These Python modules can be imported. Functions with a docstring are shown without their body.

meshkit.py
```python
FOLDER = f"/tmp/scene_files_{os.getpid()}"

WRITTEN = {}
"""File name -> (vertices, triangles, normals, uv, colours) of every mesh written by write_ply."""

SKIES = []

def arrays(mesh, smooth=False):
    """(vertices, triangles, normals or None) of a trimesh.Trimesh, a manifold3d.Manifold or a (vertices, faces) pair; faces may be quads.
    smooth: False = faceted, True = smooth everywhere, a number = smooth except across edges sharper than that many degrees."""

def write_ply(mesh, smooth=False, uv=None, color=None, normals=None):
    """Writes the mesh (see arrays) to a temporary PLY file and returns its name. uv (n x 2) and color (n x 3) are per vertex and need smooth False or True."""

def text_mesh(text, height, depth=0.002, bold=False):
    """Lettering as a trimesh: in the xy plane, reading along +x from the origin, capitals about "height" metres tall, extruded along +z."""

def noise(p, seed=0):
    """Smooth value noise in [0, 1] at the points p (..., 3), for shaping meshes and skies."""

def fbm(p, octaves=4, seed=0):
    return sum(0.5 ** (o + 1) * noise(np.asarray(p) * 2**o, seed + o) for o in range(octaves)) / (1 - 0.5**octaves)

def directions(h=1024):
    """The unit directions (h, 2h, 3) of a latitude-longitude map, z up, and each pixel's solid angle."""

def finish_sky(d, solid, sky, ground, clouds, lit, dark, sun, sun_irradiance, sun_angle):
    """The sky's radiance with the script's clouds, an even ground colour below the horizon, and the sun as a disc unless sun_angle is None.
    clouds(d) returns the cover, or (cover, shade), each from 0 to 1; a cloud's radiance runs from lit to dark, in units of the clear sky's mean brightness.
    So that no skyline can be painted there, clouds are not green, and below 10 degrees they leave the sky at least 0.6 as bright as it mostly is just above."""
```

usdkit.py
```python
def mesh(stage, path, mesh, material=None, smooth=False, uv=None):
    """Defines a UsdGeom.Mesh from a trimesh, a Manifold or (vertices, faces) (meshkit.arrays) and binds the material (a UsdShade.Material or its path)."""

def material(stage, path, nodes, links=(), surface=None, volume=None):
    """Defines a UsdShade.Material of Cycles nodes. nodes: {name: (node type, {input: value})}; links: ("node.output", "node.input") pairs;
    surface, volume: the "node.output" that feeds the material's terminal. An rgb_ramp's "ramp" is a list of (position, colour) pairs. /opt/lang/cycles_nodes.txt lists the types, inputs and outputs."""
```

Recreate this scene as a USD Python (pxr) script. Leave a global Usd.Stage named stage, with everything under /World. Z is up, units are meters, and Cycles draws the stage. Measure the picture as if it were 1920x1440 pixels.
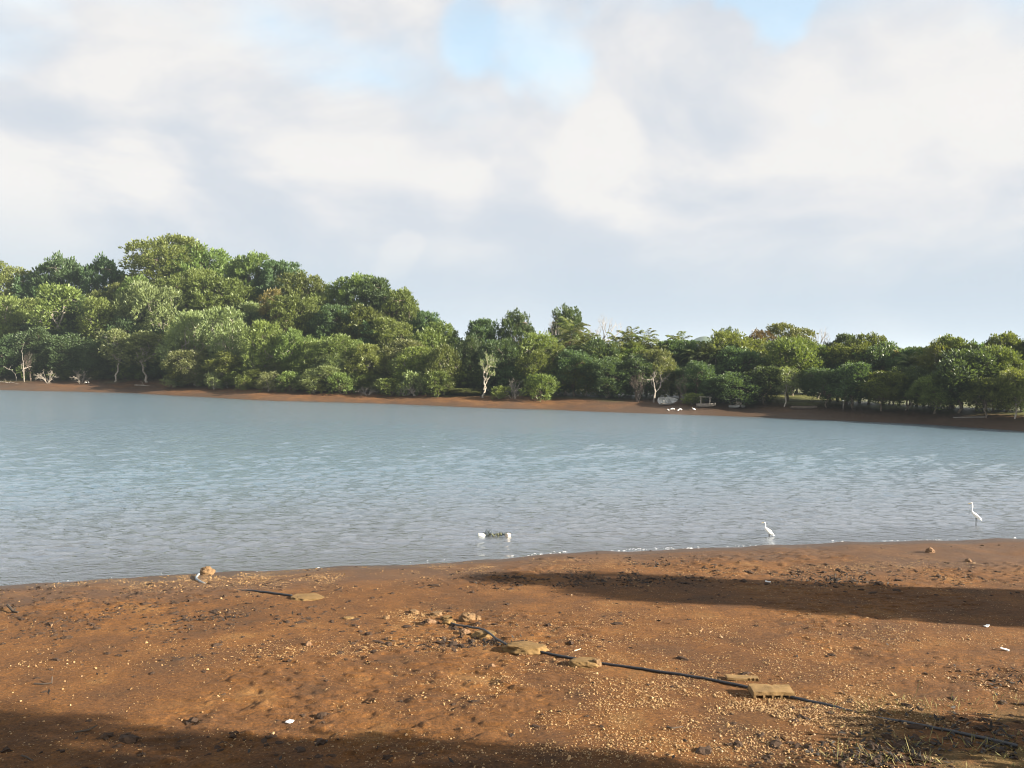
import math
import numpy as np
import trimesh
import manifold3d as m3
import usdkit
import meshkit
from pxr import Gf, Sdf, Usd, UsdGeom, UsdLux, UsdShade, Vt

stage = Usd.Stage.CreateInMemory()
UsdGeom.SetStageUpAxis(stage, "Z")
UsdGeom.SetStageMetersPerUnit(stage, 1.0)
stage.DefinePrim("/World", "Xform")
stage.DefinePrim("/World/Looks", "Scope")

# ------------------------------------------------------------------ camera, sky, sun, exposure
EXPOSURE = 2.42
CAM_H, FPX, W_PX, H_PX = 7.0, 1507.0, 1920.0, 1440.0
PITCH, ROLL = math.atan2(45.0, FPX), math.atan2(30.0, 1920.0)
_f = np.array([0, math.cos(PITCH), -math.sin(PITCH)])
_u0, _r0 = np.array([0, math.sin(PITCH), math.cos(PITCH)]), np.array([1.0, 0, 0])
CU = math.cos(ROLL) * _u0 - math.sin(ROLL) * _r0
CR = math.cos(ROLL) * _r0 + math.sin(ROLL) * _u0
CF, CP = _f, np.array([0, 0, CAM_H])
cam = UsdGeom.Camera.Define(stage, "/World/camera")
cam.CreateHorizontalApertureAttr(36.0)
cam.CreateVerticalApertureAttr(27.0)
cam.CreateFocalLengthAttr(36.0 * FPX / W_PX)
cam.CreateClippingRangeAttr(Gf.Vec2f(0.1, 20000))
cam.CreateExposureAttr(EXPOSURE)
_m = np.eye(4)
_m[0, :3], _m[1, :3], _m[2, :3], _m[3, :3] = CR, CU, -CF, CP
cam.AddTransformOp().Set(Gf.Matrix4d(_m.tolist()))

SUN_EL = math.radians(21.0)
_az = np.array([0.956, -0.292])
_az /= np.linalg.norm(_az)
SUN = np.array([_az[0] * math.cos(SUN_EL), _az[1] * math.cos(SUN_EL), math.sin(SUN_EL)])
SUN_ROT = math.atan2(SUN[0], SUN[1])
SKY_STRENGTH, SUN_INT = 0.07, 1.08
sun = UsdLux.DistantLight.Define(stage, "/World/sun")
sun.CreateIntensityAttr(SUN_INT)
sun.CreateAngleAttr(0.5)
sun.CreateNormalizeAttr(True)
sun.CreateColorAttr(Gf.Vec3f(1.0, 0.90, 0.74))
_z = SUN
_x = np.cross([0, 0, 1.0], _z); _x /= np.linalg.norm(_x)
_y = np.cross(_z, _x)
_m = np.eye(4)
_m[0, :3], _m[1, :3], _m[2, :3] = _x, _y, _z
sun.AddTransformOp().Set(Gf.Matrix4d(_m.tolist()))


def ray(px, py):
    d = CF * FPX + CR * (px - W_PX / 2) - CU * (py - H_PX / 2)
    return d / np.linalg.norm(d)


def cloud_dir(px, py):
    return tuple(ray(px, py))


_nodes = {
    "sky": ("sky_texture", {"sky_type": "single_scattering", "sun_disc": False, "sun_elevation": SUN_EL, "sun_rotation": SUN_ROT, "air_density": 1.0, "aerosol_density": 1.0, "ozone_density": 0.35}),
    "tc": ("texture_coordinate", {}),
    "sep": ("separate_xyz", {}),
    # cloud deck: view direction flattened onto a high layer
    "zz": ("math", {"math_type": "add", "value2": 0.22}),
    "cx": ("math", {"math_type": "divide"}), "cy": ("math", {"math_type": "divide"}),
    "deck": ("combine_xyz", {"z": 0.0}),
    "n1": ("noise_texture", {"scale": 1.35, "detail": 5.0, "roughness": 0.45, "distortion": 0.1}),
    "mp2": ("mapping", {"scale": (2.5, 2.5, 5.0), "location": (3.1, 1.7, 0.4)}),
    "n2": ("noise_texture", {"scale": 1.0, "detail": 7.0, "roughness": 0.52, "distortion": 0.5}),
    "mp3": ("mapping", {"scale": (2.5, 2.5, 5.0), "location": (3.1 + 2.5 * 0.05, 1.7 - 2.5 * 0.01, 0.4 + 5.0 * 0.030)}),
    "n2b": ("noise_texture", {"scale": 1.0, "detail": 7.0, "roughness": 0.52, "distortion": 0.5}),
    "dif": ("math", {"math_type": "subtract"}), "lit": ("math", {"math_type": "multiply_add", "value2": 1.5}),
    "sh": ("mix_float", {"fac": 0.78}),
    "tone": ("rgb_ramp", {"ramp": [(0.0, (0.62, 0.69, 0.775)), (0.36, (0.695, 0.74, 0.80)), (0.47, (0.76, 0.785, 0.825)), (0.56, (0.825, 0.83, 0.845)), (0.66, (0.895, 0.885, 0.87)), (1.0, (0.93, 0.91, 0.89))]}),
    "low": ("map_range", {"range_type": "smoothstep", "from_min": 0.06, "from_max": 0.19, "to_min": 0.95, "to_max": 0.0, "clamp": True}),
    "lowm": ("math", {"math_type": "multiply", "value2": 0.8}),
    "lowc": ("mix_color", {"b": (0.565, 0.67, 0.765)}),
    "cmul": ("mix_color", {"blend_type": "multiply", "fac": 1.0, "b": (2.6, 2.6, 2.6), "use_clamp": False, "use_clamp_result": False}),
    "cov": ("map_range", {"range_type": "smoothstep", "from_min": 0.30, "from_max": 0.52, "to_min": 0.62, "to_max": 1.0, "clamp": True}),
    "lowcov": ("map_range", {"range_type": "smoothstep", "from_min": 0.10, "from_max": 0.30, "to_min": 0.5, "to_max": 0.0, "clamp": True}),
    "covlow": ("math", {"math_type": "add"}),
    "thin": ("mix_color", {"blend_type": "multiply", "fac": 1.0, "b": (0.95, 1.16, 1.08), "use_clamp": False, "use_clamp_result": False}),
    "fin": ("mix_color", {"use_clamp_result": False}),
    "bg": ("background_shader", {"strength": SKY_STRENGTH}),
}
_links = [("tc.generated", "sep.vector"), ("sep.z", "zz.value1"), ("sep.x", "cx.value1"), ("zz.value", "cx.value2"), ("sep.y", "cy.value1"), ("zz.value", "cy.value2"),
          ("cx.value", "deck.x"), ("cy.value", "deck.y"), ("deck.vector", "n1.vector"), ("tc.generated", "mp2.vector"), ("mp2.vector", "n2.vector"),
          ("n1.fac", "sh.a"), ("n2.fac", "sh.b"), ("tc.generated", "mp3.vector"), ("mp3.vector", "n2b.vector"), ("n2.fac", "dif.value1"), ("n2b.fac", "dif.value2"), ("dif.value", "lit.value1"), ("sh.result", "lit.value3")]
# the breaks of thin blue and the bright or shaded masses of this cloud deck
_prev = "lit.value"
BLOBS = [(1040, 105, 3.6, -0.10, "gap"), (1420, 25, 3.6, -0.17, "gap"), (900, 70, 4.2, -0.14, "gap"), (20, 30, 5, -0.06, "gap"), (1290, 90, 4, 0.12, "gap"), (1250, 200, 10, 0.08, "gap"), (1350, 330, 9, 0.12, "gap"),
         (850, 375, 4.2, 0.16, "tone"), (640, 300, 6.0, 0.13, "tone"), (350, 260, 8.0, 0.06, "tone"), (755, 495, 1.6, 0.16, "tone"), (960, 210, 4.0, -0.07, "tone"), (1330, 180, 6.0, -0.04, "tone"), (1650, 250, 11.0, 0.08, "tone"), (1120, 270, 5.0, 0.13, "tone"), (1680, 60, 8, 0.05, "tone"),
         (420, 480, 9.0, -0.10, "tone"), (1000, 480, 8, -0.07, "tone"), (150, 180, 12.0, 0.01, "tone"), (660, 130, 7.0, -0.02, "tone"), (1240, 470, 8, -0.05, "tone"), (130, 330, 7, 0.06, "tone")]
_gprev = "n1.fac"
for i, (px, py, deg, amt, what) in enumerate(BLOBS):
    d = cloud_dir(px, py)
    _nodes[f"bd{i}"] = ("vector_math", {"math_type": "dot_product", "vector2": d})
    _nodes[f"br{i}"] = ("map_range", {"range_type": "smootherstep", "from_min": math.cos(math.radians(deg)), "from_max": 1.0, "to_min": 0.0, "to_max": amt, "clamp": True})
    _nodes[f"ba{i}"] = ("math", {"math_type": "add"})
    _links += [("warp.vector", f"bd{i}.vector1"), (f"bd{i}.value", f"br{i}.value"), (f"br{i}.result", f"ba{i}.value2")]
    if what == "tone":
        _links.append((_prev, f"ba{i}.value1")); _prev = f"ba{i}.value"
    else:
        _links.append((_gprev, f"ba{i}.value1")); _gprev = f"ba{i}.value"
_nodes["wn"] = ("noise_texture", {"scale": 7.0, "detail": 4.0, "roughness": 0.55})
_nodes["wsub"] = ("vector_math", {"math_type": "subtract", "vector2": (0.5, 0.5, 0.5)})
_nodes["wsc"] = ("vector_math", {"math_type": "scale", "scale": 0.16})
_nodes["wadd"] = ("vector_math", {"math_type": "add"})
_nodes["warp"] = ("vector_math", {"math_type": "normalize"})
_links += [("tc.generated", "wn.vector"), ("wn.color", "wsub.vector1"), ("wsub.vector", "wsc.vector1"), ("wsc.vector", "wadd.vector1"), ("tc.generated", "wadd.vector2"), ("wadd.vector", "warp.vector1")]
_links += [(_prev, "tone.fac"), ("sep.z", "low.value"), ("low.result", "lowm.value1"), ("lowm.value", "lowc.fac"), ("tone.color", "lowc.a"), ("lowc.result", "cmul.a"),
           ("sep.z", "lowcov.value"), (_gprev, "covlow.value1"), ("lowcov.result", "covlow.value2"), ("covlow.value", "cov.value"), ("cov.result", "fin.fac"), ("sky.color", "thin.a"), ("thin.result", "fin.a"), ("cmul.result", "fin.b"), ("fin.result", "bg.color")]
sky_mat = usdkit.material(stage, "/World/Looks/sky_air", _nodes, _links, surface="bg.background")
dome = UsdLux.DomeLight.Define(stage, "/World/sky")
dome.CreateIntensityAttr(1.0)
UsdShade.MaterialBindingAPI.Apply(dome.GetPrim()).Bind(sky_mat)


# ------------------------------------------------------------------ helpers
def tag(o, label=None, category=None, group=None, kind=None):
    p = o.GetPrim() if hasattr(o, "GetPrim") else o
    for k, v in (("label", label), ("category", category), ("group", group), ("kind", kind)):
        if v:
            p.SetCustomDataByKey(k, v)
    return p


_used = {}


def numbered(parent, name):
    key = f"{parent}/{name}"
    n = _used.get(key, -1) + 1
    _used[key] = n
    return key if n == 0 else f"{key}_{n:03d}"


def put(name, mesh, mat, parent="/World", smooth=False):
    parent = str(parent.GetPath()) if hasattr(parent, "GetPath") else parent
    return usdkit.mesh(stage, numbered(parent, name), mesh, mat, smooth)


def empty(name, loc, rz=0.0, parent="/World", scale=None, rx=0.0, ry=0.0):
    x = UsdGeom.Xform.Define(stage, numbered(parent, name))
    x.AddTranslateOp().Set(Gf.Vec3d(*map(float, loc)))
    x.AddRotateXYZOp().Set(Gf.Vec3f(math.degrees(rx), math.degrees(ry), math.degrees(rz)))
    if scale is not None:
        x.AddScaleOp().Set(Gf.Vec3f(*map(float, scale)))
    return x


def quad_mesh(name, v, f, mat, parent="/World", smooth=True, primvars=None):
    """v (n,3), f (m,4) as one Mesh of quads."""
    m = UsdGeom.Mesh.Define(stage, numbered(parent, name))
    m.CreatePointsAttr(Vt.Vec3fArray.FromNumpy(v.astype(np.float32)))
    m.CreateFaceVertexCountsAttr(Vt.IntArray.FromNumpy(np.full(len(f), f.shape[1], np.int32)))
    m.CreateFaceVertexIndicesAttr(Vt.IntArray.FromNumpy(f.astype(np.int32).ravel()))
    m.CreateSubdivisionSchemeAttr("none")
    if smooth:
        n = np.zeros_like(v)
        fn = np.cross(v[f[:, 2]] - v[f[:, 0]], v[f[:, -1]] - v[f[:, 1]])
        for k in range(f.shape[1]):
            for c in range(3):
                n[:, c] += np.bincount(f[:, k], fn[:, c], len(v))
        n /= np.maximum(np.linalg.norm(n, axis=1, keepdims=True), 1e-12)
        m.CreateNormalsAttr(Vt.Vec3fArray.FromNumpy(n.astype(np.float32)))
        m.SetNormalsInterpolation("vertex")
    for k, val in (primvars or {}).items():
        if val.ndim == 1:
            UsdGeom.PrimvarsAPI(m).CreatePrimvar(k, Sdf.ValueTypeNames.FloatArray, "vertex").Set(Vt.FloatArray.FromNumpy(val.astype(np.float32)))
        else:
            UsdGeom.PrimvarsAPI(m).CreatePrimvar(k, Sdf.ValueTypeNames.Color3fArray, "vertex").Set(Vt.Vec3fArray.FromNumpy(val.astype(np.float32)))
    UsdShade.MaterialBindingAPI.Apply(m.GetPrim()).Bind(mat)
    return m


def grid_faces(rows, cols):
    i = np.arange(rows - 1)[:, None] * cols + np.arange(cols - 1)[None, :]
    return np.stack([i, i + 1, i + cols + 1, i + cols], -1).reshape(-1, 4)


def sstep(x, a, b):
    t = np.clip((np.asarray(x, float) - a) / (b - a), 0, 1)
    return t * t * (3 - 2 * t)


def tube(points, radii, sides=6, cap=True):
    """A tapered round tube along the points, as (vertices, faces)."""
    p = np.asarray(points, float)
    r = np.broadcast_to(np.asarray(radii, float), (len(p),))
    t = np.gradient(p, axis=0)
    t /= np.maximum(np.linalg.norm(t, axis=1, keepdims=True), 1e-9)
    ref = np.array([0, 0, 1.0]) if abs(t[0, 2]) < 0.8 else np.array([1.0, 0, 0])
    v = []
    for k in range(len(p)):
        a = ref - t[k] * (ref @ t[k])
        a /= np.linalg.norm(a)
        b = np.cross(t[k], a)
        ang = np.arange(sides) * 2 * math.pi / sides
        v.append(p[k] + r[k] * (np.cos(ang)[:, None] * a + np.sin(ang)[:, None] * b))
        ref = a
    v = np.vstack(v)
    f = []
    for k in range(len(p) - 1):
        for s in range(sides):
            a, b = k * sides + s, k * sides + (s + 1) % sides
            f += [[a, b, b + sides], [a, b + sides, a + sides]]
    if cap:
        for base, flip in ((0, 1), ((len(p) - 1) * sides, 0)):
            for s in range(1, sides - 1):
                tri = [base, base + s, base + s + 1]
                f.append(tri[::-1] if flip else tri)
    return v, np.array(f)


def join(parts):
    vs, fs, n = [], [], 0
    for v, f in parts:
        vs.append(v); fs.append(np.asarray(f) + n); n += len(v)
    return np.vstack(vs), np.vstack(fs)


def tm(mesh):
    return np.asarray(mesh.vertices), np.asarray(mesh.faces)


def mani(m):
    mm = m.to_mesh()
    return np.asarray(mm.vert_properties[:, :3], float), np.asarray(mm.tri_verts)


def blob_chain(joints, refine=0.02, rounds=8, links=None):
    """One continuous body: hulls of neighbouring spheres, joined, refined and smoothed."""
    out = None
    links = links or [(i, i + 1) for i in range(len(joints) - 1)]
    for a, b in links:
        pts = m3.Manifold.batch_hull([m3.Manifold.sphere(joints[i][3], 20).translate(joints[i][:3]) for i in (a, b)])
        out = pts if out is None else out + pts
    v, f = mani(out.refine_to_length(refine))
    t = trimesh.Trimesh(v, f, process=True)
    trimesh.smoothing.filter_taubin(t, iterations=rounds)
    return tm(t)


# ------------------------------------------------------------------ terrain
def on_plane(px, py, z=0.0):
    d = ray(px, py)
    return CP + d * ((z - CAM_H) / d[2])


NEAR_PX = [(0, 1100), (190, 1085), (390, 1075), (700, 1060), (900, 1050), (1050, 1037), (1250, 1030), (1400, 1025), (1550, 1017), (1920, 1010)]
FAR_PX = [(0, 731), (240, 737), (480, 750), (720, 757.5), (960, 766), (1240, 776), (1560, 787.5), (1740, 796), (1920, 809)]
_n = np.array([on_plane(x, y)[:2] for x, y in NEAR_PX])
_fr = np.array([on_plane(x, y)[:2] for x, y in FAR_PX])
NX = np.r_[-60, -25, _n[:, 0], 30, 60]
NY = np.r_[14, 19.5, _n[:, 1], 37, 44]
FX = np.r_[-320, _fr[:, 0], 75, 92, 120]
FY = np.r_[200, _fr[:, 1], 66, 40, 0]


def near_y(x):
    return np.interp(x, NX, NY)


def far_y(x):
    return np.interp(x, FX, FY)


HILLS = [(-78, 205, 52, 34, 9.0), (-40, 178, 34, 24, 4.5)]


def base_z(x, y):
    x, y = np.asarray(x, float), np.asarray(y, float)
    dn = near_y(x) - y + 0.22 * (meshkit.noise(np.stack([x * 0.9, y * 0.3, 0 * x], -1), 5) - 0.5) * 2
    zn = np.where(dn > 0, 0.088 * dn, 0.11 * dn)
    zn = zn + 0.36 * np.clip(9.3 - y, 0, 11.5) * sstep(9.3 - y, 0, 2)
    df = y - far_y(x) + 1.1 * (meshkit.noise(np.stack([x * 0.16, y * 0.05, 0 * x], -1), 9) - 0.5) * 2
    zf = np.where(df > 0, 1.55 * (1 - np.exp(-df / 6.0)) + 0.006 * df, 0.12 * df)
    for hx, hy, sx, sy, hh in HILLS:
        zf = zf + hh * np.exp(-((x - hx) / sx) ** 2 - ((y - hy) / sy) ** 2) * sstep(df, 4, 26)
    return np.maximum(np.maximum(zn, zf), -2.4)


def near_detail(x, y):
    """Ruts, hoof prints and crumbs of the beach in metres."""
    p = np.stack([x, y, 0 * x], -1)
    dn = near_y(x) - y
    d = 0.05 * (meshkit.fbm(p * 0.55, 3, 21) - 0.5) + 0.030 * (meshkit.fbm(p * 2.6, 3, 31) - 0.5)
    n = meshkit.fbm(p * np.array([3.2, 4.2, 1]), 2, 41)
    trodden = sstep(meshkit.noise(p * 0.28, 51), 0.42, 0.68)
    d = d - 0.030 * sstep(n, 0.60, 0.80) * trodden + 0.035 * sstep(1 - n, 0.60, 0.78) * trodden
    d = d + 0.016 * (meshkit.fbm(p * 9.0, 2, 61) - 0.5)
    return d * sstep(dn, 0.15, 2.2) * sstep(y, 6, 9)


def ground_z(x, y):
    return base_z(x, y) + np.where(np.asarray(y) < 40, near_detail(np.asarray(x, float), np.asarray(y, float)), 0)


def on_ground(px, py):
    d = ray(px, py)
    t = np.geomspace(8, 600, 4000)
    p = CP + d * t[:, None]
    hit = np.nonzero(p[:, 2] < base_z(p[:, 0], p[:, 1]))[0]
    t0 = t[hit[0] - 1]
    t = np.linspace(t0, t[hit[0]], 60)
    p = CP + d * t[:, None]
    hit = np.nonzero(p[:, 2] <= ground_z(p[:, 0], p[:, 1]))[0]
    return p[hit[0] if len(hit) else -1]


ys = np.r_[np.arange(-40, 8.5, 1.5), np.arange(8.6, 22, 0.036), np.arange(22, 34.5, 0.055), np.arange(35, 84, 2.5), np.arange(85, 172, 0.9), np.arange(175, 300, 6), np.geomspace(310, 9000, 24)]
us = np.r_[-14, -9, -6, -4, -3, np.arange(-2.4, -0.75, 0.15), np.linspace(-0.74, 0.74, 660), np.arange(0.85, 2.45, 0.15), 3, 4, 6, 9, 14]
U, Y = np.meshgrid(us, ys)
X = U * np.maximum(Y, 8.0)
Z = base_z(X, Y)
nearm = Y < 36
Z[nearm] += near_detail(X[nearm], Y[nearm])
P = np.stack([X, Y, Z], -1).reshape(-1, 3)
Xf, Yf, Zf = P.T
_dn, _df = near_y(Xf) - Yf, Yf - far_y(Xf)
q = np.stack([Xf, Yf, 0 * Xf], -1)
big = meshkit.fbm(q * 0.22, 3, 71)
wet_shade = np.clip(1 - sstep(Zf + 0.10 * (big - 0.5), 0.02, 0.16), 0, 1) * 1.0
wet_shade = np.maximum(wet_shade, 0.55 * (1 - sstep(Zf + 0.25 * (big - 0.5), 0.15, 0.42)))
wet_shade = np.maximum(wet_shade, 0.5 * sstep(Xf - 0.25 * Yf, -2, 8) * (1 - sstep(_dn, 5.0, 9.0)) * sstep(big, 0.35, 0.6))
far_mud_shade = np.clip(0.38 + 0.25 * (1 - sstep(Zf, 0.3, 0.9)) + 0.55 * sstep(Xf, 0, 26) + 0.45 * (1 - sstep(Xf, -88, -62)) + 1.1 * (big - 0.5), 0, 1)  # bank mud; the darker right and left ends are painted-in tree shade
wet_shade = np.where(_df > -3, np.maximum(wet_shade, far_mud_shade), wet_shade)  # one mask for real wetness and the far bank's painted shade
grass = sstep(_df + 10 * (big - 0.5), 8, 15) * np.where(_df > 0, 1, 0)
grass = np.maximum(grass, sstep(6.5 - Yf, 0, 3))
grass = np.maximum(grass, 0.35 * np.exp(-((Xf - 7.0) / 2.2) ** 2 - ((Yf - 11.2) / 1.6) ** 2) * sstep(meshkit.fbm(q * 1.7, 2, 73), 0.35, 0.65))

M = {}


def mat(name, nodes, links, surface="p.BSDF"):
    M[name] = usdkit.material(stage, "/World/Looks/" + name, nodes, links, surface=surface)
    return M[name]


mat("soil", {
    "g": ("geometry", {}), "aw": ("attribute", {"attribute": "wet_shade"}), "ag": ("attribute", {"attribute": "grass"}),
    "n1": ("noise_texture", {"scale": 0.7, "detail": 5.0, "roughness": 0.6}),
    "r1": ("rgb_ramp", {"ramp": [(0.25, (0.064, 0.032, 0.0135)), (0.45, (0.100, 0.0432, 0.0130)), (0.60, (0.134, 0.0575, 0.0150)), (0.78, (0.180, 0.096, 0.034))]}),
    "n2": ("noise_texture", {"scale": 18.0, "detail": 7.0, "roughness": 0.74}),
    "r2": ("rgb_ramp", {"ramp": [(0.30, (0.25, 0.25, 0.27)), (0.44, (0.80, 0.80, 0.80)), (0.56, (1.12, 1.10, 1.04)), (0.72, (1.9, 1.9, 1.7))]}),
    "mul": ("mix_color", {"blend_type": "multiply", "fac": 1.0, "use_clamp": False}),
    "v": ("voronoi_texture", {"scale": 34.0, "randomness": 1.0}),
    "vr": ("map_range", {"from_min": 0.05, "from_max": 0.16, "to_min": 1.0, "to_max": 0.0, "clamp": True}),
    "vs": ("separate_color", {}),
    "vm": ("map_range", {"from_min": 0.70, "from_max": 0.76, "to_min": 0.0, "to_max": 0.85, "clamp": True}),
    "n3": ("noise_texture", {"scale": 0.55, "detail": 3.0, "roughness": 0.6}),
    "n3r": ("map_range", {"range_type": "smoothstep", "from_min": 0.42, "from_max": 0.62, "to_min": 0.12, "to_max": 1.0, "clamp": True}),
    "vv": ("math", {"math_type": "multiply"}), "vvv": ("math", {"math_type": "multiply"}),
    "peb": ("mix_color", {"b": (0.55, 0.44, 0.27)}),
    "wet_shade_c": ("mix_color", {"b": (0.060, 0.040, 0.028)}),
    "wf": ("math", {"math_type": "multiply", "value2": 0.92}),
    "ng": ("noise_texture", {"scale": 2.2, "detail": 5.0, "roughness": 0.65}),
    "rg": ("rgb_ramp", {"ramp": [(0.3, (0.050, 0.060, 0.020)), (0.5, (0.105, 0.110, 0.036)), (0.66, (0.17, 0.15, 0.06))]}),
    "gr": ("mix_color", {}),
    "rough": ("map_range", {"from_min": 0.0, "from_max": 1.0, "to_min": 0.92, "to_max": 0.42, "clamp": True}),
    "nb": ("noise_texture", {"scale": 26.0, "detail": 6.0, "roughness": 0.7}),
    "b": ("bump", {"strength": 1.0, "distance": 0.05}),
    "p": ("principled_bsdf", {"specular_ior_level": 0.25}),
}, [("g.position", "n1.vector"), ("g.position", "n2.vector"), ("g.position", "v.vector"), ("g.position", "n3.vector"), ("g.position", "ng.vector"), ("g.position", "nb.vector"),
    ("n1.fac", "r1.fac"), ("n2.fac", "r2.fac"), ("r1.color", "mul.a"), ("r2.color", "mul.b"),
    ("v.distance", "vr.value"), ("v.color", "vs.color"), ("vs.r", "vm.value"), ("vr.result", "vv.value1"), ("vm.result", "vv.value2"), ("n3.fac", "n3r.value"), ("vv.value", "vvv.value1"), ("n3r.result", "vvv.value2"),
    ("mul.result", "peb.a"), ("vvv.value", "peb.fac"), ("peb.result", "wet_shade_c.a"), ("aw.fac", "wf.value1"), ("wf.value", "wet_shade_c.fac"),
    ("ng.fac", "rg.fac"), ("wet_shade_c.result", "gr.a"), ("rg.color", "gr.b"), ("ag.fac", "gr.fac"), ("gr.result", "p.base_color"),
    ("aw.fac", "rough.value"), ("rough.result", "p.roughness"), ("nb.fac", "b.height"), ("b.normal", "p.normal")])
o = quad_mesh("ground", P, grid_faces(len(ys), len(us)), M["soil"], primvars={"wet_shade": wet_shade, "grass": grass})
tag(o, "red brown earth of the beach and the wooded far bank", kind="structure")

# ------------------------------------------------------------------ water
mat("lake", {
    "g": ("geometry", {}),
    "mp": ("mapping", {"scale": (0.8, 1.35, 1.0)}),
    "n1": ("noise_texture", {"scale": 2.6, "detail": 4.0, "roughness": 0.6}),
    "b": ("bump", {"strength": 0.9, "distance": 0.15}),
    "aw": ("attribute", {"attribute": "silt"}), "ac": ("attribute", {"attribute": "chop"}),
    "c": ("mix_color", {"a": (0.074, 0.122, 0.155), "b": (0.060, 0.056, 0.055)}),
    "d": ("diffuse_bsdf", {}), "gl": ("glossy_bsdf", {"roughness": 0.10, "color": (0.93, 0.96, 1.0), "distribution": "ggx"}),
    "lw": ("layer_weight", {"blend": 0.5}), "pw": ("math", {"math_type": "power", "value2": 1.75}), "fl": ("math", {"math_type": "multiply_add", "value2": 0.98, "value3": 0.02}),
    "m": ("mix_closure", {}),
}, [("g.position", "mp.vector"), ("mp.vector", "n1.vector"), ("n1.fac", "b.height"), ("ac.fac", "b.strength"), ("b.normal", "gl.normal"), ("b.normal", "lw.normal"), ("aw.fac", "c.fac"), ("c.result", "d.color"),
    ("lw.facing", "pw.value1"), ("pw.value", "fl.value1"), ("fl.value", "m.fac"), ("d.BSDF", "m.closure1"), ("gl.BSDF", "m.closure2")], surface="m.closure")
steps, yy = [], 17.0
while yy < 215:
    steps.append(yy)
    yy += min(0.75, 0.085 + 0.0000017 * max(0, yy - 17) ** 3)
wys = np.array(steps)
wus = np.r_[-9, -6, -4, -3, -2.2, -1.6, -1.2, -1.0, -0.86, np.linspace(-0.78, 0.78, 380), 0.86, 1.0, 1.2, 1.6, 2.2, 3]
WU, WY = np.meshgrid(wus, wys)
WX = WU * WY
wstep = np.gradient(wys)[:, None]
rng = np.random.default_rng(3)
WZ = np.zeros_like(WX)
gust = 0.8 + 0.4 * meshkit.fbm(np.stack([WX * 0.05, WY * 0.12, 0 * WX], -1), 3, 17)
for k in range(46):
    lam = 0.36 * (1.25 / 0.36) ** rng.random()
    th = rng.normal(0.08, 0.5)
    kk = 2 * math.pi / lam
    amp = 0.0072 * lam
    fade = np.exp(-(2.6 * wstep / lam) ** 2) * np.exp(-(2.2 * 0.0041 * WY * abs(math.sin(th)) / lam) ** 2)
    ph = kk * (math.sin(th) * WX + math.cos(th) * WY) + rng.random() * 6.28
    ph = ph + 1.3 * (meshkit.noise(np.stack([WX * 0.35, WY * 0.5, 0 * WX + k], -1), 100 + k) - 0.5)
    WZ += amp * fade * (2 * (0.5 + 0.5 * np.sin(ph)) ** 1.7 - 0.9)
dw = WY - near_y(WX)
WZ *= gust * (0.12 + 0.88 * sstep(dw, 0.3, 5.0))
silt = (1 - sstep(dw + 3 * (gust - 1), 0.5, 26.0)) * 0.9
silt = np.maximum(silt, 0.35 * (1 - sstep(far_y(WX) - WY, 0.3, 5)))
WP = np.stack([WX, WY, WZ], -1).reshape(-1, 3)
o = quad_mesh("water", WP, grid_faces(len(wys), len(wus)), M["lake"], primvars={"silt": silt.ravel(), "chop": (0.9 + 0.9 * sstep(dw, 2, 30)).ravel()})
tag(o, "rippled grey green lake between the beach and the woods", kind="structure")


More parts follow.
